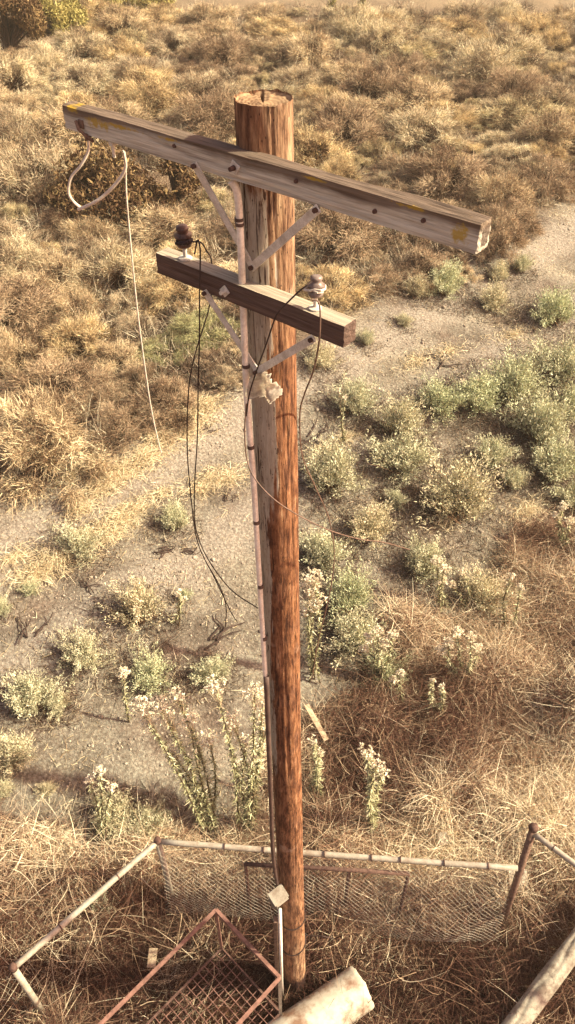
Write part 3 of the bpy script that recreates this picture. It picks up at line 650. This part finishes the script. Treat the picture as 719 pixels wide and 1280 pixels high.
def tumble_mesh(name, seed, n=15000, flat=.72, w=.0115):
    r = np.random.default_rng(seed); nc = 46
    C = unit(nc, r, True); C[:,2] = C[:,2]*.9; rad = r.uniform(.72, 1.08, nc); Cp = C*rad[:,None]; cr = r.uniform(.16, .36, nc); cv = r.normal(0, .09, nc)
    k = r.integers(0, nc, n); d = unit(n, r); P = Cp[k]+d*(cr[k]*r.random(n)**.5)[:,None]*.9
    D = d*1.0+C[k]*.7+r.normal(size=(n,3))*.5
    v = np.clip(.56+1.5*cv[k]+r.normal(0,.13,n), 0, 1)  # clump tones imitate soft light and dark over the mound
    L = r.uniform(.04, .16, n); p1 = ribbons(P-D/np.linalg.norm(D,axis=1,keepdims=True)*.06, D, L, r.uniform(.6,1.25,n)*w, .85, 3, v, r)
    m = 700; D2 = unit(m, r, True); p2 = ribbons(D2*.05, D2, r.uniform(.7,1.05,m), np.full(m, w*1.1), .3, 3, np.clip(r.normal(.12,.1,m),0,1), r)  # inner stems coloured dark to deepen the shade inside the crown
    m = 260; k = r.integers(0, nc, m); D3 = C[k]+r.normal(size=(m,3))*.9; p3 = ribbons(Cp[k]*.85, D3, r.uniform(.2,.42,m), np.full(m, w*.7), .4, 3, np.clip(r.normal(.75,.15,m),0,1), r)
    V, Q, vv_ = cat_parts([p1, p2, p3]); V = V.copy(); V[:,2] *= flat; V[:,2] = np.maximum(V[:,2], -.1)
    return mesh_np(name, V, Q, vv_)
def sage_mesh(seed, n=120, h=1.05, spread=1.0, leaf=.052, lw=.017, per=70):
    r = np.random.default_rng(seed); parts = []
    az = r.uniform(0, 2*np.pi, n); tilt = np.abs(r.normal(0, .62, n)).clip(0, 1.35)*spread
    D = np.stack([np.sin(tilt)*np.cos(az), np.sin(tilt)*np.sin(az), np.cos(tilt)*.85+.05], 1); D /= np.linalg.norm(D, axis=1, keepdims=True)
    base = np.stack([r.normal(0,.10,n), r.normal(0,.10,n), np.zeros(n)], 1); lob = 1+.32*np.sin(az*2+seed)+.22*np.sin(az*3+seed*2.1); L = r.uniform(.5,1.0,n)*h*(1-.30*tilt/1.35+.38*(lob-1)*np.minimum(1,tilt/.5)); gp_ = r.integers(0,14,n); L *= r.uniform(.7,1.15,14)[gp_]
    stems = ribbons(base, D, L, np.full(n,.014), .12, 3, r.random(n), r)
    lv = []
    k = np.repeat(np.arange(n), per); t = r.random(n*per)**.6*.75+.25
    P = base[k]+D[k]*(L[k]*t)[:,None]+r.normal(size=(n*per,3))*(.022+.028*t)[:,None]
    LD = D[k]*.9+r.normal(size=(n*per,3))*.55; LD[:,2] += .25
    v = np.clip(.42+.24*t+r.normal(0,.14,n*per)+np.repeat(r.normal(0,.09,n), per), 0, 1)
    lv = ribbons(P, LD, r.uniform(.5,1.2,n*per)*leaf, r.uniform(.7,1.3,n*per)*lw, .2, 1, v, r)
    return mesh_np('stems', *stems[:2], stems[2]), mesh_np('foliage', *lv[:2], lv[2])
TUM = [tumble_mesh('tumbleweed', 100+i, flat=(.62,.72,.8,.55,.68)[i]) for i in range(5)]
for m_ in TUM: m_.materials.append(M_tumble)
TUG = [tumble_mesh('tumbleweed_green', 130+i, flat=.6) for i in range(2)]
for m_ in TUG: m_.materials.append(M_tgreen)
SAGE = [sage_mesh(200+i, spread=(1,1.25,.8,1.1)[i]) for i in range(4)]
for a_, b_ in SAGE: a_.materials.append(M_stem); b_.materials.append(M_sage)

# ------------------------------------------------------------------ green shrubs (one by one)
# px, py of the crown centre, width px, label
shrubs = [
 (570,618,98,'largest round sage green shrub, standing on bare dirt right of the pole'),
 (503,568,78,'round pale green shrub just up-left of the largest sage shrub'),
 (412,592,78,'pale green shrub on dirt hugging the right edge of pole'),
 (462,657,60,'low sparse green shrub above the end of the sagging wire'),
 (500,527,62,'dull green shrub between the track and the round pale shrub'),
 (547,500,58,'small mottled green shrub in the middle of the right shrub belt'),
 (612,566,56,'upright green shrub on the upper right shoulder of largest sage shrub'),
 (596,496,70,'green shrub joining the long upper shrub row from the left'),
 (640,478,84,'broad green shrub in the long row bordering the track'),
 (700,455,80,'green shrub closing the long row at right picture edge'),
 (675,530,86,'wide yellowish green shrub below the long row near right edge'),
 (712,505,60,'green shrub cut by right picture edge under the long row'),
 (692,578,80,'dense green shrub at right edge with dark base'),
 (716,620,50,'green shrub cut by right edge beneath the dense dark based one'),
 (690,388,66,'tall green shrub on the track verge by right edge'),
 (555,356,50,'upright green shrub against the brown tumbleweed bank'),
 (520,362,34,'small thin green shrub left of the upright one by tumbleweed bank'),
 (615,376,44,'small pale green tuft alone on the gravel track'),
 (650,332,30,'tiny green tuft at the tumbleweed edge, far right'),
 (622,342,34,'tiny dull tuft beside the tumbleweed edge'),
 (442,500,60,'thin brownish green shrub on gravel right of the dark crossarm'),
 (400,447,46,'green shrub peeking out behind short crossarm right end'),
 (458,425,26,'tiny dry shrub on the gravel track'),
 (505,402,22,'tiny reddish dry sprig on the gravel track'),
 (530,702,60,'faint green shrub at the top of the straw bank'),
 (600,738,66,'green shrub half buried in straw right of the flower heads'),
 (444,792,76,'deep green shrub low on bank, flowers beside it'),
 (405,690,60,'sparse green shrub beside pole over the bare hollow'),
 (436,744,66,'pale spreading green shrub above the deep green one'),
 (480,835,52,'olive shrub sunk in straw below the deep green shrub'),
 (640,600,36,'small green sprig below the dense shrub belt'),
 (495,625,28,'small pale sprig on dirt left of largest shrub'),
 (176,758,66,'bright green shrub alone on left dirt slope'),
 (108,815,60,'round sage shrub down-left of the bright green one'),
 (38,868,66,'wide sage shrub near left edge above the bare gully'),
 (18,938,62,'sage shrub at left edge, second up from straw'),
 (4,985,36,'lowest sage shrub cut by the left edge'),
 (100,680,56,'vivid green tuft in the straw strip along the track'),
 (220,650,44,'thin green shrub by the crossed dead twigs'),
 (40,737,24,'small green sprig at the lower side of the straw strip'),
 (2,758,30,'small green shrub cut by left edge above the dirt slope'),
 (190,842,56,'brownish green shrub below the white flower stalk'),
 (75,878,38,'small green shrub between two wide sage shrubs on left'),
 (265,838,50,'dull green shrub under the dead branch left of pole'),
 (145,1012,62,'olive shrub left of the tall leaning weeds'),
 (185,1020,60,'dark green shrub at the foot of leaning weeds'),
 (230,745,20,'slim dry sprig on the dirt slope between wires'),
 (60,985,26,'reddish dry sprig in the bare gully at left'),
 (125,1120,40,'green leafy clump in straw under left fence rail'),
 (395,960,30,'narrow green sprig in straw right of the pole'),
]
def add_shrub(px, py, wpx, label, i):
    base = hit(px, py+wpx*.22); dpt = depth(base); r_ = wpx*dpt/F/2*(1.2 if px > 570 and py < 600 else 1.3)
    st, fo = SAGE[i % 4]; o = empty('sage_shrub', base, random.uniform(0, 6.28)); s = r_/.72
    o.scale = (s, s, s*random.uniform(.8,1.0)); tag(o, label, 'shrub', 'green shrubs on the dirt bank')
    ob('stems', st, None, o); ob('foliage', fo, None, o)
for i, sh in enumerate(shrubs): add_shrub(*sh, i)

# ------------------------------------------------------------------ tumbleweeds
placed = []
TONES = {'golden': (1.05,.94,.74,1), 'pale straw': (1.08,1.05,.96,1), 'brown': (.66,.56,.50,1), 'tan': (.98,.89,.78,1), 'greyish': (.86,.80,.74,1), 'olive': (.90,.86,.70,1)}
def add_tumble(x, y, r_, green=False, label=None, tone='tan'):
    r_ = min(r_, 1.7)
    m_ = random.choice(TUG if green else TUM)
    o = bpy.data.objects.new('tumbleweed', m_); COL.objects.link(o); o.location = (x, y, terrain(x, y)-.05*r_)
    o.rotation_euler = (random.uniform(-.12,.12), random.uniform(-.12,.12), random.uniform(0, 6.28)); o.scale = (r_*random.uniform(.9,1.25), r_*random.uniform(.9,1.2), r_*random.uniform(.9,1.45))
    o.color = TONES[tone] if not green else (1,1,1,1)
    tag(o, label, 'tumbleweed', 'tumbleweeds packed across the field'); placed.append((x, y, r_)); return o
special = [(600,85,95,'biggest pale round tumbleweed near the top right'), (150,335,110,'bright flattened straw coloured tumbleweed left of the white cord'),
 (215,355,90,'golden tumbleweed with curling stems left of the short crossarm'), (75,480,120,'large brown tumbleweed mound at the near left track edge'),
 (620,245,90,'last tan tumbleweed beside the track under right arm tip'), (470,345,70,'brown tumbleweed above the gravel right of the insulator')]
for px, py, wpx, lb in special:
    p = hit(px, py+wpx*.2); add_tumble(p.x, p.y, wpx*depth(p)/F/2, False, lb, 'brown' if 'brown' in lb else 'golden' if 'golden' in lb else 'pale straw' if 'pale' in lb or 'bright' in lb else 'tan')
for px, py, wpx, lb in ((255,405,80,'green tinged tumbleweed under the left half of short crossarm'), (205,430,70,'dull green tumbleweed behind the white cord')):
    p = hit(px, py+wpx*.2); add_tumble(p.x, p.y, wpx*depth(p)/F/2, True, lb)
tries = 0
while len(placed) < 285 and tries < 40000:
    tries += 1
    px, py = random.uniform(-30, 750), 12+random.random()**.9*640
    p = hit(px, py); s = sc(p.x, p.y)
    if s < 12.9+.5*math.sin(p.x*.9)+random.random()*.4 or p.y > 58: continue
    if px > 480 and py < 20: continue
    if px < 90 and py < 75: continue
    if 90 < px < 255 and 205 < py < 280: continue
    r_ = random.choice((.5,.7,.9,1.1,1.4,1.8))*(.8 if s < 15 else 1)*(1+p.y*.006)
    if any((x-p.x)**2+(y-p.y)**2 < (.70*(r_+q))**2 for x, y, q in placed): continue
    side = ('at the left edge' if px < 110 else 'left of pole' if px < 330 else 'just right of pole' if px < 480 else 'far right of pole' if px < 630 else 'at the right edge')
    dist = 'bordering the track' if s < 15.5 else 'past the track' if s < 20 else ('in mid field' if p.y < 34 else 'in the far field' if p.y < 44 else 'at the rear')
    nz = noise.noise((p.x*.13, p.y*.13, 3))+random.uniform(-.3,.28)-(.3 if px < 330 and py > 360 else 0)
    tone = 'brown' if nz < -.28 else 'greyish' if nz < -.14 else 'tan' if nz < .08 else 'golden' if nz < .26 else 'pale straw'
    if tone in ('tan', 'greyish') and random.random() < .2 and not (px < 330 and py > 300): tone = 'olive'
    size = 'small' if r_ < .75 else 'medium' if r_ < 1.15 else 'large'
    add_tumble(p.x, p.y, r_, False, f'{size} {tone} tumbleweed {dist}, {side}', tone)
from collections import defaultdict
dd_ = defaultdict(list)
for o in bpy.data.objects:
    if o.name.startswith('tumbleweed'): dd_[o['label']].append(o)
for lb, os_ in dd_.items():
    if len(os_) < 2: continue
    os_.sort(key=lambda q: q.location.y)
    wd = ['nearer', 'farther'] if len(os_) == 2 else ['nearest', 'second nearest', 'third nearest', 'fourth nearest', 'fifth nearest', 'sixth nearest'][:len(os_)-1]+['farthest']
    for q, w_ in zip(os_, wd): q['label'] = lb+f', {w_} of {["","","two","three","four","five","six","seven"][min(7, len(os_))]}'
print('tumbleweeds', len(placed), 'tries', tries)

# stuff: low dry brush filling between the tumbleweeds
def brush():
    r = np.random.default_rng(5); n = 0; P = []; sizes = []
    while len(P) < 800:
        px, py = random.uniform(-60, 780), 8+random.random()*640; p = hit(px, py); s = sc(p.x, p.y)
        if s < 12.6+random.random()*.8 or p.y > 57+random.random()*6: continue
        P.append((p.x, p.y, p.z)); sizes.append(random.uniform(.25,.6)*(1+p.y*.012))
    P = np.array(P); sizes = np.array(sizes); per = 210; k = np.repeat(np.arange(len(P)), per); N = len(k)
    d = unit(N, r, True); O = P[k]+d*(sizes[k]*r.random(N)**.5)[:,None]*np.array([1,1,.55])
    v = np.clip(.40+np.repeat(r.normal(0,.16,len(P)), per)+r.normal(0,.15,N), 0, 1)
    return ribbons(O, d+r.normal(size=(N,3))*.6, r.uniform(.08,.28,N)*(1+.012*O[:,1]), r.uniform(.010,.017,N)*(1+.012*O[:,1]), .8, 2, v, r)
b_ = brush(); tag(ob('dry_brush', mesh_np('dry_brush', b_[0], b_[1], b_[2]), M_tumble), 'low dry brush filling the field between the tumbleweeds', 'brush', kind='stuff')

# ------------------------------------------------------------------ straw in the foreground
def straw():
    r = np.random.default_rng(8); parts = []
    def ok(x, y):
        s = sc(x, y)+.9*noise.noise((x*.6, y*.6, 2)); return s < 5.7 or y < 6.1+1.2*noise.noise((x*.8, y*.8, 12))
    def incage(x, y):
        q = Vector((x+.98, y-4.39, 0)); a_ = q.dot(e1)/e1.length_squared; b_ = q.dot(e2)/e2.length_squared; return -.1 < a_ < 1.1 and -.03 < b_ < 1.1
    # tussocks: fountains of long arching stems
    T = []
    while len(T) < 1500:
        x, y = r.uniform(-6, 9), r.uniform(1.6, 14)
        if abs(x) > y*.5+3.6: continue
        if incage(x, y) and r.random() < .8: continue
        if ok(x, y): T.append((x, y, terrain(x, y)+.02+.75*max(0, .1+noise.noise((x*.8, y*.8, 4)))))
    for q in range(46):
        a_ = r.uniform(0, 6.28); T.append((pe.x+.1+.42*math.cos(a_), pe.y+.15+.42*math.sin(a_), .05))
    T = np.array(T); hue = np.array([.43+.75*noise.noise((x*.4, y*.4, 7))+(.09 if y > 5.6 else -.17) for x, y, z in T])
    per = 62; k = np.repeat(np.arange(len(T)), per); N = len(k); az = r.uniform(0, 2*np.pi, N); el = r.uniform(.15, 1.25, N)
    D = np.stack([np.cos(az)*np.cos(el), np.sin(az)*np.cos(el), np.sin(el)], 1); O = T[k]+np.stack([r.normal(0,.11,N), r.normal(0,.11,N), np.zeros(N)], 1)
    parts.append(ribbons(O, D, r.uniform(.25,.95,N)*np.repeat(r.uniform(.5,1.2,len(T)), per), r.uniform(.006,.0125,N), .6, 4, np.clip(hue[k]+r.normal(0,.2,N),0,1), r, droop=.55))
    # flat tangled litter
    N = 110000; XY = []
    while len(XY) < N:
        x, y = r.uniform(-6, 9), r.uniform(1.6, 14)
        if abs(x) > y*.5+3.6 or not ok(x, y) or (incage(x, y) and r.random() < .7): continue
        XY.append((x, y, terrain(x, y)+abs(r.normal(0,.13))+.8*max(0, .1+noise.noise((x*.8, y*.8, 4)))*r.random()**.5))
    O = np.array(XY); az = r.uniform(0, 2*np.pi, N); D = np.stack([np.cos(az), np.sin(az), r.normal(0,.28,N)], 1)
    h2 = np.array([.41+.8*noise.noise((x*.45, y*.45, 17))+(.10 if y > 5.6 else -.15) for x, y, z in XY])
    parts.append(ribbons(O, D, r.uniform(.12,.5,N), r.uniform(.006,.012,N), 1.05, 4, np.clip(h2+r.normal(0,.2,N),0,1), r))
    return cat_parts(parts)
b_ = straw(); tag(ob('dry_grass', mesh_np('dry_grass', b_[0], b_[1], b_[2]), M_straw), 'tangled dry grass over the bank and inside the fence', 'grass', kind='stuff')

# pale straw patches along the track
def patches():
    r = np.random.default_rng(9); parts = []
    spots = [(255,510,26,1.2),(232,535,34,1.2),(205,548,30,1.1),(180,575,28,1),(150,595,34,1),(128,612,26,1),(95,688,36,1.1),(70,705,30,1),(130,670,26,1),(45,722,26,.9),
             (165,640,24,.8),(100,640,22,.7),(20,700,26,.6),(285,600,26,.7),(250,615,20,.6),(110,580,26,.7),(85,600,22,.7),(62,560,30,.8),(130,545,26,.8),(190,520,22,.7),
             (150,655,30,.8),(200,620,20,.5),(660,640,30,.7),(640,700,30,.8),(560,650,24,.5),(260,600,26,.5),(430,550,22,.4),(405,565,26,.4),(640,420,26,.4),(560,440,22,.4),(520,455,24,.5),(15,600,30,.8),(40,580,30,.8)]
    for px, py, rp, dn in spots:
        c = hit(px, py); R_ = rp*depth(c)/F; n = int(900*dn*(R_/.5)); a = r.uniform(0, 2*np.pi, n); q = np.abs(r.normal(0,.55,n))*R_
        x = c.x+np.cos(a)*q*1.3+np.sin(a)*q*.4; y = c.y+np.sin(a)*q+np.cos(a)*q*.5
        z = np.array([terrain(xx, yy) for xx, yy in zip(x, y)]); el = r.uniform(-.05, .9, n); az = r.uniform(0, 2*np.pi, n)
        hump = .16*dn*np.exp(-(q/R_)**2)*r.random(n)
        D = np.stack([np.cos(az)*np.cos(el), np.sin(az)*np.cos(el), np.sin(el)], 1)
        parts.append(ribbons(np.stack([x, y, z+.01+hump], 1), D, r.uniform(.1,.34,n), r.uniform(.008,.016,n), .4, 2, np.clip(r.normal(.62,.2,n),0,1), r, droop=.4))
    # scattered single stems over the dirt
    n = 9000; O = []
    while len(O) < n:
        x, y = r.uniform(-9, 14), r.uniform(6, 30); s = sc(x, y)
        if 5.0 < s < 13.2 and noise.noise((x*.7, y*.7, 30))+r.random()*.7 > .45: O.append((x, y, terrain(x, y)+.012))
    az = r.uniform(0, 2*np.pi, n); parts.append(ribbons(np.array(O), np.stack([np.cos(az), np.sin(az), r.uniform(0,.35,n)], 1), r.uniform(.05,.22,n), r.uniform(.008,.015,n), .35, 2, np.clip(r.normal(.5,.28,n),0,1), r))
    return cat_parts(parts)
b_ = patches(); tag(ob('straw_litter', mesh_np('straw_litter', b_[0], b_[1], b_[2]), M_litter), 'pale straw patches lying along the dirt track', 'straw', kind='stuff')

def under():
    r = np.random.default_rng(19); parts = []
    for (px, py, wpx, lb) in shrubs:
        if px > 380 or random.random() < .6:
            c = hit(px-4, py+wpx*.2); R_ = wpx*depth(c)/F*.62; n = int(1500*R_*R_/.5); a = r.uniform(0, 6.283, n); q = r.random(n)**.6*R_*1.25
            x = c.x+np.cos(a)*q*1.2; y = c.y+np.sin(a)*q; z = np.array([terrain(xx, yy) for xx, yy in zip(x, y)]); D = unit(n, r, True); D[:,2] *= .6
            parts.append(ribbons(np.stack([x, y, z], 1), D, r.uniform(.08,.30,n), r.uniform(.008,.014,n), .4, 2, np.clip(r.normal(.25,.2,n)-.1*(q < R_*.7),0,1), r))  # dead twigs, coloured darker close in to deepen the shade under shrubs
    return cat_parts(parts)
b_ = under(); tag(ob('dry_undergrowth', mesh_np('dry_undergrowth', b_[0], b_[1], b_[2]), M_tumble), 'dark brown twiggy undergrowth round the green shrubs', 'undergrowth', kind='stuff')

# pebbles and clods
def pebbles():
    r = np.random.default_rng(10); ico = bmesh.new(); bmesh.ops.create_icosphere(ico, subdivisions=1, radius=1); ico.verts.index_update()
    bv = np.array([v.co[:] for v in ico.verts]); bf = np.array([[v.index for v in f.verts] for f in ico.faces]); ico.free(); Vs, Fs = [], []
    o = 0; cnt = 0
    while cnt < 16000:
        x, y = r.uniform(-9, 14), r.uniform(5.5, 30); s = sc(x, y)
        if not 5.2 < s < 13.4: continue
        if noise.noise((x*.5, y*.5, 50))+r.random()*.9 < .35: continue
        q = .008+.020*r.random()**3+(.045*r.random() if r.random() < .012 else 0); V = bv*(1+r.normal(0,.16,(len(bv),1)))*q*np.array([r.uniform(.8,1.6), r.uniform(.8,1.3), r.uniform(.5,.8)])
        a = r.uniform(0, 6.28); c_, s_ = math.cos(a), math.sin(a); V = np.stack([V[:,0]*c_-V[:,1]*s_, V[:,0]*s_+V[:,1]*c_, V[:,2]], 1)+np.array([x, y, terrain(x, y)+q*.25])
        Vs.append(V); Fs.append(bf+o); o += len(bv); cnt += 1
    return mesh_np('pebbles', np.concatenate(Vs), np.concatenate(Fs), tri=True)
tag(ob('pebbles', pebbles(), M_rock), 'small pebbles and clods scattered over the bare dirt', 'gravel', kind='stuff')

# dead branches on the dirt
def branch(px, py, wpx, ang, label, n=5, seed=0):
    random.seed(seed+900); c = hit(px, py); s = wpx*depth(c)/F; bm = bmesh.new()
    for k in range(n):
        a = ang+random.gauss(0,.35)+(.9 if k % 3 == 2 else 0); L = s*random.uniform(.4,1)/2; o = Vector((random.uniform(-.35,.35)*s, random.uniform(-.2,.2)*s, .03))
        d = Vector((math.cos(a), math.sin(a), random.uniform(-.05,.22)))
        pts = [o-d*L*.8+Vector((0,0,.02)), o+Vector((random.uniform(-.1,.1)*s, random.uniform(-.1,.1)*s, .03)), o+d*L*.6+Vector((random.uniform(-.1,.1)*s, random.uniform(-.1,.1)*s, 0)), o+d*L+Vector((0,0,random.uniform(0,.1)))]
        pts = [Vector((p.x, p.y, max(.01, p.z)+terrain(c.x+p.x, c.y+p.y)-c.z)) for p in pts]
        tube(spline(pts, 4), [.016*s*(1-.75*i/12)+.006 for i in range(13)], 6, bm, jit=.3)
    tag(bm_obj('dead_branch', bm, M_stick, loc=c), label, 'branch', 'dead branches on the dirt')
for i, b3 in enumerate([(203,692,34,.2,'crossed dark twigs on the dirt left of the hanging wires'), (290,800,70,.9,'dark gnarled dead branch beside pole on the left slope'), (405,548,50,.6,'bleached broken branch right of pole behind the pale shrub'),
   (560,488,50,.3,'long dark stick at the head of the shrub belt'), (495,672,26,2,'short stick where the sagging wire ends'), (112,735,30,2.4,'thin twig on upper left dirt slope'),
   (40,790,40,1,'dead twig near left edge on dirt'), (262,540,22,.8,'short dark stick in straw beside pole-side track'), (550,455,40,.5,'dark stick lying on gravel above shrub row'), (290,625,22,1.2,'dark stub on the dirt close left of pole'), (240,690,24,.1,'thin dark twig under the hanging wires')]):
    branch(*b3, seed=i)

# ------------------------------------------------------------------ flowering weeds
def flower_weed(base, tips, label, leafy=1.0, head=.20, seed=0, headn=60):
    """base point, list of tip points (world); stems with small leaves and cream heads"""
    r = np.random.default_rng(seed+300); o = empty('flowering_weed', base); tag(o, label, 'flowering weed', 'cream flowering weeds')
    LV = []
    for tp in tips:
        tp = Vector(tp); mid = base.lerp(tp, .5)+Vector((r.normal(0,.07), r.normal(0,.07), .05)); st = base+Vector((r.normal(0,.07), r.normal(0,.07), 0))
        pts = spline([st-base, mid-base, tp-base], 8); bm_obj('stem', tube(pts, [.014*(1-.6*i/16)+.003 for i in range(17)], 5), M_weed, o)
        P = np.array([p[:] for p in pts]); L = (tp-st).length; n = int(170*L*leafy)
        t = r.uniform(.08, .97, n); idx = (t*16).astype(int).clip(0, 15); fr = (t*16-idx)[:,None]; C = P[idx]*(1-fr)+P[idx+1]*fr
        D = unit(n, r); D[:,2] = D[:,2]*.8+.2; LV.append(ribbons(C+D*.012, D, r.uniform(.03,.11,n)*(1.2-.4*t), r.uniform(.016,.032,n), .25, 2, np.clip(r.normal(.42,.24,n)+.35*t,0,1), r, droop=.2))
        m = headn; sp = unit(m, r, True)*r.random((m,1))**.4*head; H = P[-1]+sp*np.array([1,1,.9])
        ped = ribbons(np.repeat(P[-3:-2], m, 0)+r.normal(0,.004,(m,3)), H-P[-3], np.linalg.norm(H-P[-3], axis=1), np.full(m,.008), .02, 1, np.full(m,.1), r)
        q = 9; Hq = np.repeat(H, q, 0); dd = unit(m*q, r); dd[:,2] = np.abs(dd[:,2])
        hp = ribbons(Hq, dd, r.uniform(.022,.045,m*q), np.full(m*q,.028), .1, 1, np.clip(r.normal(.7,.25,m*q),0,1), r)
        ob('flower_head', mesh_np('flower_head', *cat_parts([ped, hp])), M_flower, o)
    a1 = cat_parts(LV); ob('leaves', mesh_np('leaves', *a1), M_weed, o)
def weed(bx, by, tips, label, **k):
    b0 = hit(bx, by); T = []
    for (tx, ty) in tips:
        T.append(atY(tx, ty, b0.y+k.get('lean', .15)))
    k.pop('lean', None); flower_weed(b0, T, label, **k)
weed(268,1042,[(176,884),(186,905),(198,882),(210,898),(222,872),(236,900),(248,928),(262,925),(215,940)],'tall leaning weed clump with three leafy stalks left of pole', seed=1, leafy=.75, head=.17, headn=34, lean=.5)
weed(312,1040,[(270,858),(282,905),(292,900),(318,866),(328,880),(308,930),(325,940),(300,960),(334,905)],'tall upright weeds with cream heads touching left side of pole', seed=2, leafy=.65, head=.17, headn=34, lean=.4)
weed(166,905,[(155,842)],'single slim stalk topped by one cream flower head on dirt', seed=3, leafy=.6, head=.12, headn=40)
weed(394,850,[(388,735),(396,752),(383,764),(392,722)],'tall cream flowered weed rising along right edge of the pole', seed=4, leafy=.7, head=.2, headn=50)
weed(474,858,[(462,798),(472,790),(480,806),(490,794),(456,812)],'bushy cream flowered weed beside the deep green shrub', seed=5, leafy=.8, head=.12, headn=30)
weed(572,858,[(560,805),(572,792),(588,798),(598,812),(552,814)],'cream flowered weed with spreading stalks alone in the straw', seed=6, leafy=.8, head=.13, headn=34)
weed(552,765,[(546,702),(556,712),(552,726)],'narrow cream flowered weed at top of the straw bank', seed=7, leafy=.7, head=.14, headn=36)
weed(585,762,[(578,716),(566,732)],'smaller cream flowered weed just right of the narrow one', seed=8, leafy=.7, head=.1, headn=26)
weed(705,690,[(704,634),(696,646),(712,652)],'pale flowered weed near right edge under the shrub belt', seed=9, leafy=.9, head=.13, headn=34)
weed(497,880,[(500,842),(492,850)],'short cream flowered weed in straw below the bushy one', seed=10, leafy=.5, head=.1, headn=26)
weed(465,1045,[(458,940),(470,955),(478,965)],'leafy green and tan weed standing in straw above far rail', seed=11, leafy=1.6, head=.14, headn=20)
weed(394,1000,[(392,925),(400,940)],'leafy weed in straw close to right edge of the pole', seed=12, leafy=1.6, head=.08, headn=12)
weed(130,1050,[(112,975),(125,965),(140,985)],'faded bushy weed above left fence rail', seed=13, leafy=.8, head=.10, headn=14)
weed(432,560,[(425,490),(432,498)],'slender pale stalks on dirt between pole and shrub belt', seed=14, leafy=.4, head=.08, headn=14)
weed(590,500,[(578,478),(596,474),(586,482)],'pale stalked weed among the long green shrub row', seed=15, leafy=.4, head=.12, headn=26)
weed(640,790,[(640,722),(650,735)],'faint dry flower stalks in straw near the right side', seed=16, leafy=.6, head=.1, headn=18)
weed(545,900,[(540,850),(553,858)],'green leafy weed low in straw beneath the spreading flowers', seed=17, leafy=1.5, head=.06, headn=8)
weed(222,785,[(224,742),(230,750)],'thin dry weed on dirt slope between bright shrub and wires', seed=18, leafy=.6, head=.08, headn=12)

# ------------------------------------------------------------------ far greenery, top left
def bush(px, py, wpx, hpx, mat, label, name, cat, seed, n=9000, lf=.14):
    r = np.random.default_rng(seed); base = hit(px, py); dp = depth(base); W = wpx*dp/F/2; H = hpx*dp/F/.9
    o = empty(name, base); tag(o, label, cat); bm = bmesh.new(); cl = []
    for k in range(26):
        d = unit(1, r, True)[0]; p = Vector((d[0]*W*.85, d[1]*W*.85, .12*H+d[2]*H*.8)); cl.append(p)
        tube(spline([(0,0,0), (p.x*.4, p.y*.4, p.z*.5), p], 4), [.07*(1-.8*i/8)+.012 for i in range(9)], 5, bm)
    bm_obj('trunk', bm, M_stick, o); C = np.array([p[:] for p in cl]); k = r.integers(0, len(C), n)
    P = C[k]+unit(n, r)*(r.random(n)**.4*W*.36)[:,None]; P[:,2] = np.maximum(P[:,2], .05)
    a1 = ribbons(P, unit(n, r)+np.array([0,0,.3]), r.uniform(.6,1.3,n)*lf, r.uniform(.6,1.2,n)*lf*.4, .2, 1, np.clip(r.normal(.5,.22,n)+r.normal(0,.12,len(C))[k],0,1), r)
    ob('crown', mesh_np('crown', *a1), mat, o)
bush(14, 66, 84, 90, M_darkbush, 'dark brown leafy bush at the top left corner', 'dark_bush', 'bush', 41, 26000, .2)
bush(72, 40, 70, 40, M_fargreen, 'yellow green bush right beside the dark corner bush', 'olive_bush', 'bush', 42, 9000, .17)
bush(120, 12, 70, 30, M_fargreen, 'small yellow green bush on the top edge', 'olive_bush', 'bush', 43, 7000, .17)
bush(185, 6, 60, 16, M_fargreen, 'low yellow green bush farthest along the top edge', 'olive_bush', 'bush', 44, 5000, .17)
bush(415, 14, 12, 14, M_fargreen, 'tiny olive sapling on the pale far track, above pole', 'sapling', 'sapling', 45, 350, .1)
bush(452, 10, 10, 12, M_fargreen, 'tiny olive sapling on pale far track, right of its twin', 'sapling', 'sapling', 46, 300, .1)

bush(135, 268, 130, 60, M_darkbush, 'dark dead leafy weeds standing under the left end of long crossarm', 'dead_weed', 'dead weed', 51, 6000, .2)
bush(222, 262, 60, 55, M_darkbush, 'dark dead leafy weed behind the left upper brace', 'dead_weed', 'dead weed', 52, 2600, .18)
bush(392, 215, 40, 30, M_darkbush, 'small dark dead weed just right of the pole top', 'dead_weed', 'dead weed', 53, 1200, .16)
